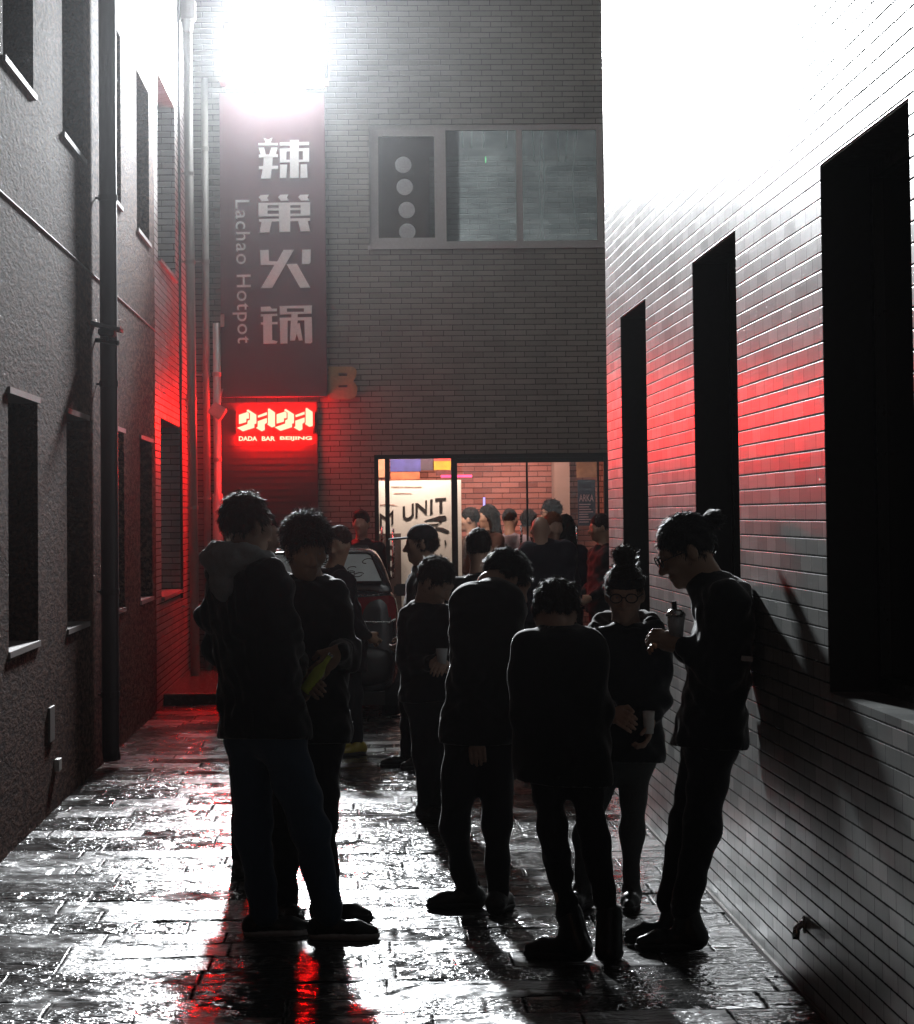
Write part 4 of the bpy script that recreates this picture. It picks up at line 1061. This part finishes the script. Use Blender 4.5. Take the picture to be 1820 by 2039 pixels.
    if hair in ('short', 'curly', 'bun', 'ponybun', 'undercut'):
        g = {'short': .012, 'curly': .019, 'bun': .010, 'ponybun': .011, 'undercut': .014}[hair]
        hp = [S_(0, -.020, .036, .076+g*.7, .094+g, .090+g)]
        if hair == 'curly':
            rr = random.Random(seed+3)
            for i in range(46):
                th, ph = rr.uniform(0, 6.28), rr.uniform(.1, 1.45)
                hp.append(cap(hl(.088*math.sin(ph)*math.cos(th), -.018+.100*math.sin(ph)*math.sin(th), .038+.098*math.cos(ph)), hl(.094*math.sin(ph)*math.cos(th), -.018+.106*math.sin(ph)*math.sin(th)+.01, .038+.104*math.cos(ph)), .018*k, .012*k, .012))
        if hair == 'bun': hp += [ell(hl(0, -.03, .165), B, np.array((.048, .046, .040))*k, .02)]
        if hair == 'ponybun': hp += [ell(hl(0, -.140, .060), B, np.array((.036, .042, .034))*k, .014), cap(hl(0, -.10, .05), hl(0, -.13, .06), .018*k, None, .01)]
        if hair == 'undercut': hp += [S_(0, .040, .100, .062, .062, .034)]
        hp += [face]+[sub(cap(hl(s_*.10, .016, -.052), hl(s_*.10, -.004, -.012), .030*k, .024*k, .012)) for s_ in (-1, 1)]
    elif hair == 'long':
        hp = [S_(0, -.020, .036, .088, .106, .100)]
        for s_ in (-1, 1):
            hp += [cap(hl(s_*.060, -.030, .0), hl(s_*.075, -.045, -.20), .042*k, .050*k, .05), cap(hl(s_*.03, -.085, 0), hl(s_*.045, -.09, -.27), .05*k, .045*k, .05)]
        hp += [sub(S_(0, .110, -.045, .062, .085, .110, .01))]; nape = []; gr = 0.004
    elif hair == 'crop':
        hp = [S_(0, -.016, .034, .080, .099, .094), face]
    elif hair == 'cap':
        hp = [S_(0, -.024, .010, .081, .098, .085), sub(S_(0, .10, -.02, .08, .08, .11, .01))]
    if hp:
        ho = blob('hair', hp, 0.007 if near else 0.011, hairmat(hcol, .3 if near else .04), root, 0, .05, seed, nape, gr)
        add_strands(ho, 11000 if near else 1500, B, hc, k, hair, seed, near)
    if hair == 'cap':
        cm = cloth(cap_col)
        cp = [S_(0, -.014, .046, .086, .106, .088), ]
        vs = [ell(hl(0, .135, .046), B, np.array((.066, .085, .009))*k, .02)]
        cpo = blob('cap', cp, .008, cm, root, 0.001, .05, seed, [(-B[:, 2], -(hl(0, 0, .030)@B[:, 2]))])
        blob('visor', vs, .006, cm, cpo)
    if hair == 'bun':
        blob('headband', [S_(0, -.014, .040, .090, .109, .080)], .008, cloth((.02, .02, .022)), root, .001, .05, seed, [(B[:, 2], hl(0, 0, .078)@B[:, 2]), (-B[:, 2], -(hl(0, 0, .034)@B[:, 2]))])
    if beard:
        blob('beard', [S_(0, .030, -.070, .062, .068, .058), sub(S_(0, .10, -.02, .05, .05, .055, .01))], .008, hairmat(beard), root, 0, .05, seed, [(B[:, 2], hl(0, 0, -.045)@B[:, 2])], .003)
    if glasses:
        m_ = MB()
        for s_ in (-1, 1):
            m_.tube([hl(s_*.034+.026*math.cos(a_), .108, .002+.020*math.sin(a_)) for a_ in np.linspace(0, 6.283, 15)], .0028, 6, False)
            m_.tube([hl(s_*.060, .106, .006), hl(s_*.082, .03, .006), hl(s_*.080, -.02, .0)], .0025, 6)
        m_.tube([hl(-.009, .110, .006), hl(.009, .110, .006)], .0025, 6); m_.build('glasses', MT['black'], root)
    # --- clothes
    hz = (J['hipa'][2]-0.10*q) if hem is None else P(0, hem, z)[2] if hem > 20 else hem
    hl_ = max(0.02, c_hp[2]-hz)
    jk = torso(coat_g, hl_, hemw)
    for n_ in 'ab':
        wrist = J['wr'+n_]*.93+J['el'+n_]*.07
        jk += [cap(J['sh'+n_], J['el'+n_], .054*q+coat_g*.7, .046*q+coat_g*.6, .05), cap(J['el'+n_], wrist, .046*q+coat_g*.6, .036*q+coat_g*.3, .04)]
    if not hood:
        nb = J['neck']-up*.012; cr = [nb+Sx*.074*math.cos(a_)+Fx*(.070*math.sin(a_)-.012)-up*.022*math.sin(a_) for a_ in np.linspace(.25, 2*math.pi-.25, 9)]
        cr = [nb+Sx*.078*math.sin(a_)-Fx*(.072*math.cos(a_)+.010)+up*.020*math.cos(a_) for a_ in np.linspace(-2.7, 2.7, 10)]
        jk += [cap(cr[i_], cr[i_+1], .019, None, .012) for i_ in range(9)]
    if hood: jk += hood_prims(J, c_sh, Fx, Sx, up, q)[:2]
    jk += [sub(cap(J['neck']+up*.03, hl(0, -.02, -.02), .058, .062, .01))]
    ta = math.radians(rnd.uniform(-5, 5)); tb = rnd.uniform(-.10, .10)
    nn_ = np.array((math.sin(ta), tb, -1.0)); nn_ /= np.linalg.norm(nn_); cut = [(nn_, nn_@np.array((base[0], base[1], hz)))]
    jo = blob('jacket', jk, hcl, cloth(coat, coat_rough, sheen), root, wr*1.3, .12, seed, cut)
    if hood: blob('hood', hood_prims(J, c_sh, Fx, Sx, up, q), hcl, cloth(hood, .9, .4), jo, .006, .06, seed)
    tr = [cap(J['hipa'], J['hipb'], .102*q, None, .05), cap(c_hp, c_hp+up*.06, .108*q, None, .05)]
    for n_ in 'ab':
        an = J['an'+n_]*1.0; an = an+np.array((0, 0, .0 if not boots else .06)); 
        tr += [cap(J['hip'+n_], J['kn'+n_], .090*q*leg, .066*q*leg, .05), cap(J['kn'+n_], an, .064*q*leg, .050*q*leg, .04)]
    blob('trousers', tr, hcl, cloth(trousers, .75, sheen), root, wr*.8, .13, seed+5, [((0, 0, -1), -.045)])
    for i_, (a, heel, ball, toe, fd, sd) in enumerate(toes):
        sp = [cap(heel, ball, .037, .037, .025), cap(ball, toe, .037, .024, .025), cap(a-up*.005, heel, .042, .038, .03)]
        if boots: sp.append(cap(a+up*.085, heel, .052, .046, .03))
        so = blob('shoe', sp, .007 if near else .012, plain('shoe leather', shoes, .35), root, 0, .1, seed, [((0, 0, -1), -.012)])
        ss = [cap(heel-up*.012, ball-up*.012, .043, .043, .02), cap(ball-up*.012, toe-up*.008, .043, .030, .02)]
        blob('sole', ss, .007 if near else .012, plain('rubber sole', sole or (.02, .02, .02), .6), so, 0, .1, seed, [((0, 0, -1), .002), ((0, 0, 1), .030)])
    return root, J, body

def hood_prims(J, c_sh, Fx, Sx, up, q):
    n = J['neck']+up*.0; pts = []
    for a in np.linspace(0, 2*math.pi, 13):
        pts.append(n-Fx*.02+Sx*(.118*math.cos(a))+Fx*(.105*math.sin(a))-up*(.03*math.sin(a)))
    o = [cap(pts[i], pts[i+1], .046 if math.sin(i*math.pi/6) <= .3 else .034, None, .03) for i in range(12)]
    o += [cap(n-Fx*.11-up*.02, n-Fx*.13-up*.11, .070, .050, .05)]
    return o

# ------------------------------------------------------------------ the crowd
BLK = (0.010, 0.010, 0.012); NAVY = (0.013, 0.017, 0.026); DK = (0.012, 0.012, 0.013)
# left pair
person('man in black puffer jacket with grey hood seen from behind, hands in front', 10.6, (492, 1048), 128, 4, byaw=140, hs=1.0, near=True, seed=1,
       j=dict(neck=(487, 1118, .0), sha=(533, 1152, -.13), shb=(458, 1150, .13), ela=(558, 1255, -.12), elb=(428, 1224, .14), wra=(598, 1335, .12), wrb=(500, 1310, .36),
              hipa=(555, 1450, -.07), hipb=(500, 1450, .07), kna=(617, 1650, -.05), knb=(505, 1650, .06), ana=(655, 1820, -.02), anb=(525, 1820, .08)),
       fyaw=(82, 95), hem=1478, coat=BLK, coat_g=.030, hood=(.36, .38, .39), trousers=(.05, .08, .125), leg=1.12, sole=(.5, .5, .5), hcol=(.05, .032, .018), hair='short', wr=.006)
_, JB, _ = person('curly haired man in dark jacket facing the camera and holding a small bottle', 11.06, (609, 1092), 22, 16, byaw=10, near=True, seed=2, skin=1,
       j=dict(neck=(618, 1166, .06), sha=(578, 1192, .03), shb=(660, 1190, .03), ela=(558, 1300, .05), elb=(690, 1300, -.02), wra=(605, 1345, -.26), wrb=(672, 1296, -.30),
              hipa=(592, 1450), hipb=(645, 1450), kna=(568, 1640, -.04), knb=(640, 1640), ana=(570, 1795), anb=(655, 1785)),
       fyaw=(20, 70), hem=1490, coat=(.012, .011, .012), hair='curly', hcol=(.030, .020, .014), hands={'b': dict(dir=(-.55, -.25, -.6), curl=.9)}, wr=.005)
person('person half hidden behind the man in the grey hood', 12.6, (516, 1066), 60, 5, byaw=30, seed=3, hair='short', coat=BLK, hcol=(.02, .016, .014))
# behind them
person('woman in a long dark coat and yellow boots behind the curly haired man', 18.6, (674, 1084), -25, 8, byaw=110, seed=4, skin=1, hair='short', hcol=(.05, .025, .018), coat=(.012, .010, .014),
       j=dict(hipa=(698, 1270, .05), hipb=(680, 1270, -.05), kna=(706, 1380, .04), knb=(690, 1380, -.04), ana=(712, 1480, .05), anb=(692, 1470, .05)), hem=1345, shoes=(.30, .24, .04), fyaw=(-40, 150), leg=.9, coat_g=.028)
person('dark haired man in black jacket standing behind the parked car beside the entrance', 26.4, (719, 1042), -10, 0, seed=5, coat=BLK, hair='undercut', hcol=(.03, .018, .016), skin=0)
person('man in a baseball cap seen in profile looking left beside the car', 17.6, (838, 1082), -88, 4, byaw=-80, near=True, seed=6, hair='cap', coat=BLK,
       j=dict(hipa=(832, 1295, .09), hipb=(836, 1295, -.09), kna=(816, 1400, .08), knb=(840, 1400, -.08), ana=(812, 1500, .10), anb=(850, 1500, -.06), neck=(845, 1125, 0),
              wra=(808, 1270, .10), ela=(842, 1225, .20), elb=(848, 1230, -.20), wrb=(812, 1268, -.12)), fyaw=(-85, -70), hem=1330, leg=1.1, coat_g=.024, skin=1)
# middle pair
person('young man with floppy hair bowing his head over a glass', 14.6, (868, 1158), 58, 34, byaw=45, near=True, seed=7, hair='short', hcol=(.022, .016, .012), H=1.70,
       j=dict(neck=(848, 1205, .10), sha=(822, 1232, .14), shb=(892, 1236, -.05), ela=(812, 1310, .12), elb=(895, 1310, -.14), wra=(862, 1320, -.18), wrb=(884, 1318, -.28),
              hipa=(838, 1390, .08), hipb=(872, 1390, 0), kna=(846, 1500, .05), knb=(876, 1500), ana=(850, 1598, .05), anb=(878, 1598)), fyaw=(30, 40), coat=(.010, .010, .014), hem=1405)
person('man in black jacket with his back turned and head bent forward to the right', 11.25, (1010, 1156, .20), 110, 30, byaw=165, near=True, seed=8, hair='short', hcol=(.02, .015, .012),
       j=dict(neck=(978, 1166, .12), sha=(1010, 1200, .02), shb=(932, 1198, -.02), elb=(930, 1330, -.10), wrb=(950, 1446, -.10), ela=(1022, 1320, .04), wra=(1030, 1380, .26),
              hipa=(990, 1455, .02), hipb=(925, 1455, 0), kna=(990, 1640, 0), knb=(905, 1640, .02), ana=(992, 1800, -.04), anb=(930, 1772, .10)), fyaw=(160, -82), hem=1490, coat=(.010, .010, .010), leg=1.08,
       hands={'b': dict(dir=(0, 0, -1), curl=.4)}, wr=.005)
person('woman with bowed head and back turned, in short black coat, slim trousers and ankle boots', 9.95, (1108, 1224, .12), 150, 34, byaw=170, near=True, seed=9, hair='bobby' if False else 'short', hcol=(.05, .034, .020), hs=.98, H=1.6,
       j=dict(neck=(1112, 1262, .04), sha=(1164, 1297, 0), shb=(1060, 1297, 0), ela=(1190, 1410, .03), elb=(1045, 1410, .03), wra=(1152, 1440, .26), wrb=(1088, 1440, .26),
              hipa=(1155, 1500), hipb=(1085, 1500), kna=(1187, 1690), knb=(1105, 1690), ana=(1213, 1856, .0), anb=(1133, 1850, .06)), fyaw=(170, -115), hem=1572, hemw=.05, coat=(.009, .010, .010), coat_g=.028, leg=.86, boots=True, wr=.006)
_, JL, _ = person('woman with a topknot and glasses in a dark hooded coat, patterned leggings', 11.3, (1244, 1182), -8, 10, byaw=-10, near=True, seed=10, hair='bun', hcol=(.045, .030, .014), glasses=True, hs=.98, H=1.6,
       j=dict(neck=(1246, 1252, .05), sha=(1190, 1288), shb=(1302, 1288), ela=(1180, 1400), elb=(1309, 1390), wra=(1222, 1420, -.25), wrb=(1293, 1428, -.14),
              hipa=(1215, 1500), hipb=(1268, 1500), kna=(1165, 1660), knb=(1258, 1650), ana=(1160, 1780), anb=(1257, 1772)), fyaw=(-30, -10), hem=1535, coat=(.010, .011, .014), hood=(.012, .012, .014), trousers=(.060, .064, .066), leg=.82,
       hands={'b': dict(dir=(-.1, -.3, -1), curl=1.0)}, wr=.005)
RM, JM, _ = person('man with a hair knot leaning against the tiled wall, looking down at his cup', 10.28, (1364, 1096), -84, 24, byaw=-88, hs=1.06, near=True, seed=11, skin=1, hair='ponybun', hcol=(.018, .013, .011), glasses=True,
       j=dict(neck=(1404, 1152, 0), sha=(1440, 1196, .17), shb=(1446, 1200, -.17), ela=(1425, 1340, .21), elb=(1440, 1340, -.20), wra=(1352, 1288, .12), wrb=(1356, 1284, -.10),
              hipa=(1412, 1470, .09), hipb=(1416, 1475, -.09), kna=(1368, 1640, .08), knb=(1398, 1650, -.08), ana=(1335, 1795, .12), anb=(1362, 1830, -.08)), fyaw=(-80, -86), hem=1505, coat=(.009, .009, .010), leg=1.12, coat_g=.026, boots=True,
       hands={'b': dict(dir=(-.8, .15, .35), curl=1.0), 'a': dict(dir=(-.6, -.3, .2), curl=.8)}, wr=.005)
c = P(1487, 1311, 10.06); MB().obox(c, (1, -.1, -.12), (0, 1, 0), (.12, 0, 1), .022, .010, .010, .002).build('sleeve_tag', MT['offwhite'], RM)
# towards the entrance
person('dark haired man standing in front of the thick door post', 17.4, (954, 1092), 170, 5, byaw=175, seed=12, hair='short', coat=BLK)
person('bald man in dark jacket seen from behind before the glass doors', 22.8, (1076, 1056), 172, 6, byaw=178, seed=13, hair='none', coat=(.012, .011, .018), H=1.72, j=dict(sha=(1128, 1098), shb=(1052, 1098)), coat_g=.04)
person('ginger man facing the street next to the bald man', 24.4, (1102, 1048), 20, 8, seed=14, hair='short', hcol=(.20, .07, .03), coat=(.02, .015, .02))
person('long haired woman in dark coat by the right hand glass door', 26.0, (1126, 1050), 165, 4, byaw=170, seed=15, hair='long', coat=(.016, .010, .020), hem=.75)
person('man in profile at the right edge of the entrance, lit red', 24.9, (1194, 1050), -80, 6, byaw=-75, seed=16, hair='short', hcol=(.05, .03, .03), coat=(.010, .009, .009), sheen=.03, skin=1)
# inside the bar
person('long haired woman in profile inside the bar, facing left', 29.2, (970, 1028), -75, 6, byaw=-60, seed=17, hair='long', coat=(.05, .025, .02))
person('dark haired person inside the bar at the left door post, half lit orange', 28.9, (934, 1034), -100, 5, byaw=-90, seed=18, hair='short', coat=(.05, .03, .02))
person('man with black hair and pale grey shirt inside the bar', 29.8, (1016, 1034), 150, 4, byaw=170, seed=19, hair='crop', coat=(.28, .28, .33), wr=.004)
person('dark haired person deep inside the bar beside the man with glasses', 30.2, (1054, 1040), 150, 5, byaw=160, seed=20, hair='curly', coat=(.03, .015, .02))
person('tall man in glasses and profile inside the bar', 29.6, (1097, 1020), -80, 4, byaw=-70, seed=21, hair='curly', hcol=(.012, .01, .012), coat=(.03, .02, .03), glasses=True)

# ------------------------------------------------------------------ things held
glassm = plain('clear plastic', (.55, .58, .60), .08, scale=20, var=.2)
def bottle(name, label, c, axis, s_, mat, capm):
    t = thing(name, label, 'bottle', c)
    MB().lathe(c, [(0, -.09*s_), (.028*s_, -.09*s_), (.030*s_, -.08*s_), (.030*s_, .03*s_), (.013*s_, .075*s_), (.012*s_, .12*s_)], axis, 14).build('body', mat, t, True)
    MB().lathe(np.array(c)+np.array(axis)/np.linalg.norm(axis)*.12*s_, [(.014*s_, 0), (.014*s_, .012*s_)], axis, 12).build('bottle_cap', capm, t); return t
hb_ = JB['handb']
bottle('bottle', 'small yellow green bottle in the curly haired man\'s hand', P(628, 1346, 10.70), (.55, .0, .75), .85, plain('yellow green glass', (.50, .60, .06), .08, scale=9), MT['steel'])
def cup(name, label, c, r, hgt, mat, axis=(0, 0, 1), straw=False, lid=None):
    t = thing(name, label, 'cup', c)
    MB().lathe(c, [(r*.75, 0), (r, hgt), (r*.93, hgt), (r*.7, .006)], axis, 18).build('cup_wall', mat, t, True)
    if lid: MB().lathe(np.array(c)+np.array((0, 0, hgt)), [(r*1.05, -.004), (r*1.05, .006), (r*.7, .022), (.002, .026)], axis, 16).build('lid', lid, t, True)
    if straw: MB().tube([np.array(c)+np.array((.0, 0, hgt*.3)), np.array(c)+np.array((-.006, 0, hgt+.055))], .010, 8).build('stirrer', MT['black'], t)
    return t
c = P(1346, 1268, 10.2); cup('cup', 'clear cup with a shiny lid and dark stirrer held by the leaning man', c, .037, .085, glassm, straw=True, lid=MT['steel'])
c = P(1292, 1460, 11.1); cup('cup', 'tall white paper cup in the hand of the woman with the topknot', c, .026, .095, plain('white paper', (.7, .7, .68), .6))
c = P(880, 1322, 14.25); cup('drinking_glass', 'short glass in the hand of the young man with floppy hair', c, .032, .085, glassm)
HAZE = 0.00022  # thin volume added to imitate bloom around the floodlight
if HAZE > 0:
    m = bpy.data.materials.new('haze'); m.use_nodes = True; nt = m.node_tree
    nt.nodes.remove(nt.nodes['Principled BSDF'])
    vol = nt.nodes.new('ShaderNodeVolumePrincipled'); vol.inputs['Density'].default_value = HAZE; vol.inputs['Anisotropy'].default_value = 0.94
    vol.inputs['Color'].default_value = (.9, .92, .95, 1)
    nt.links.new(vol.outputs[0], nt.nodes['Material Output'].inputs['Volume'])
    o = MB().box(-70, 70, -70, 110, -1.5, 9.9).build('haze', m); o['kind'] = 'stuff'; o['label'] = 'thin haze added through the alley to spread the floodlight glow'
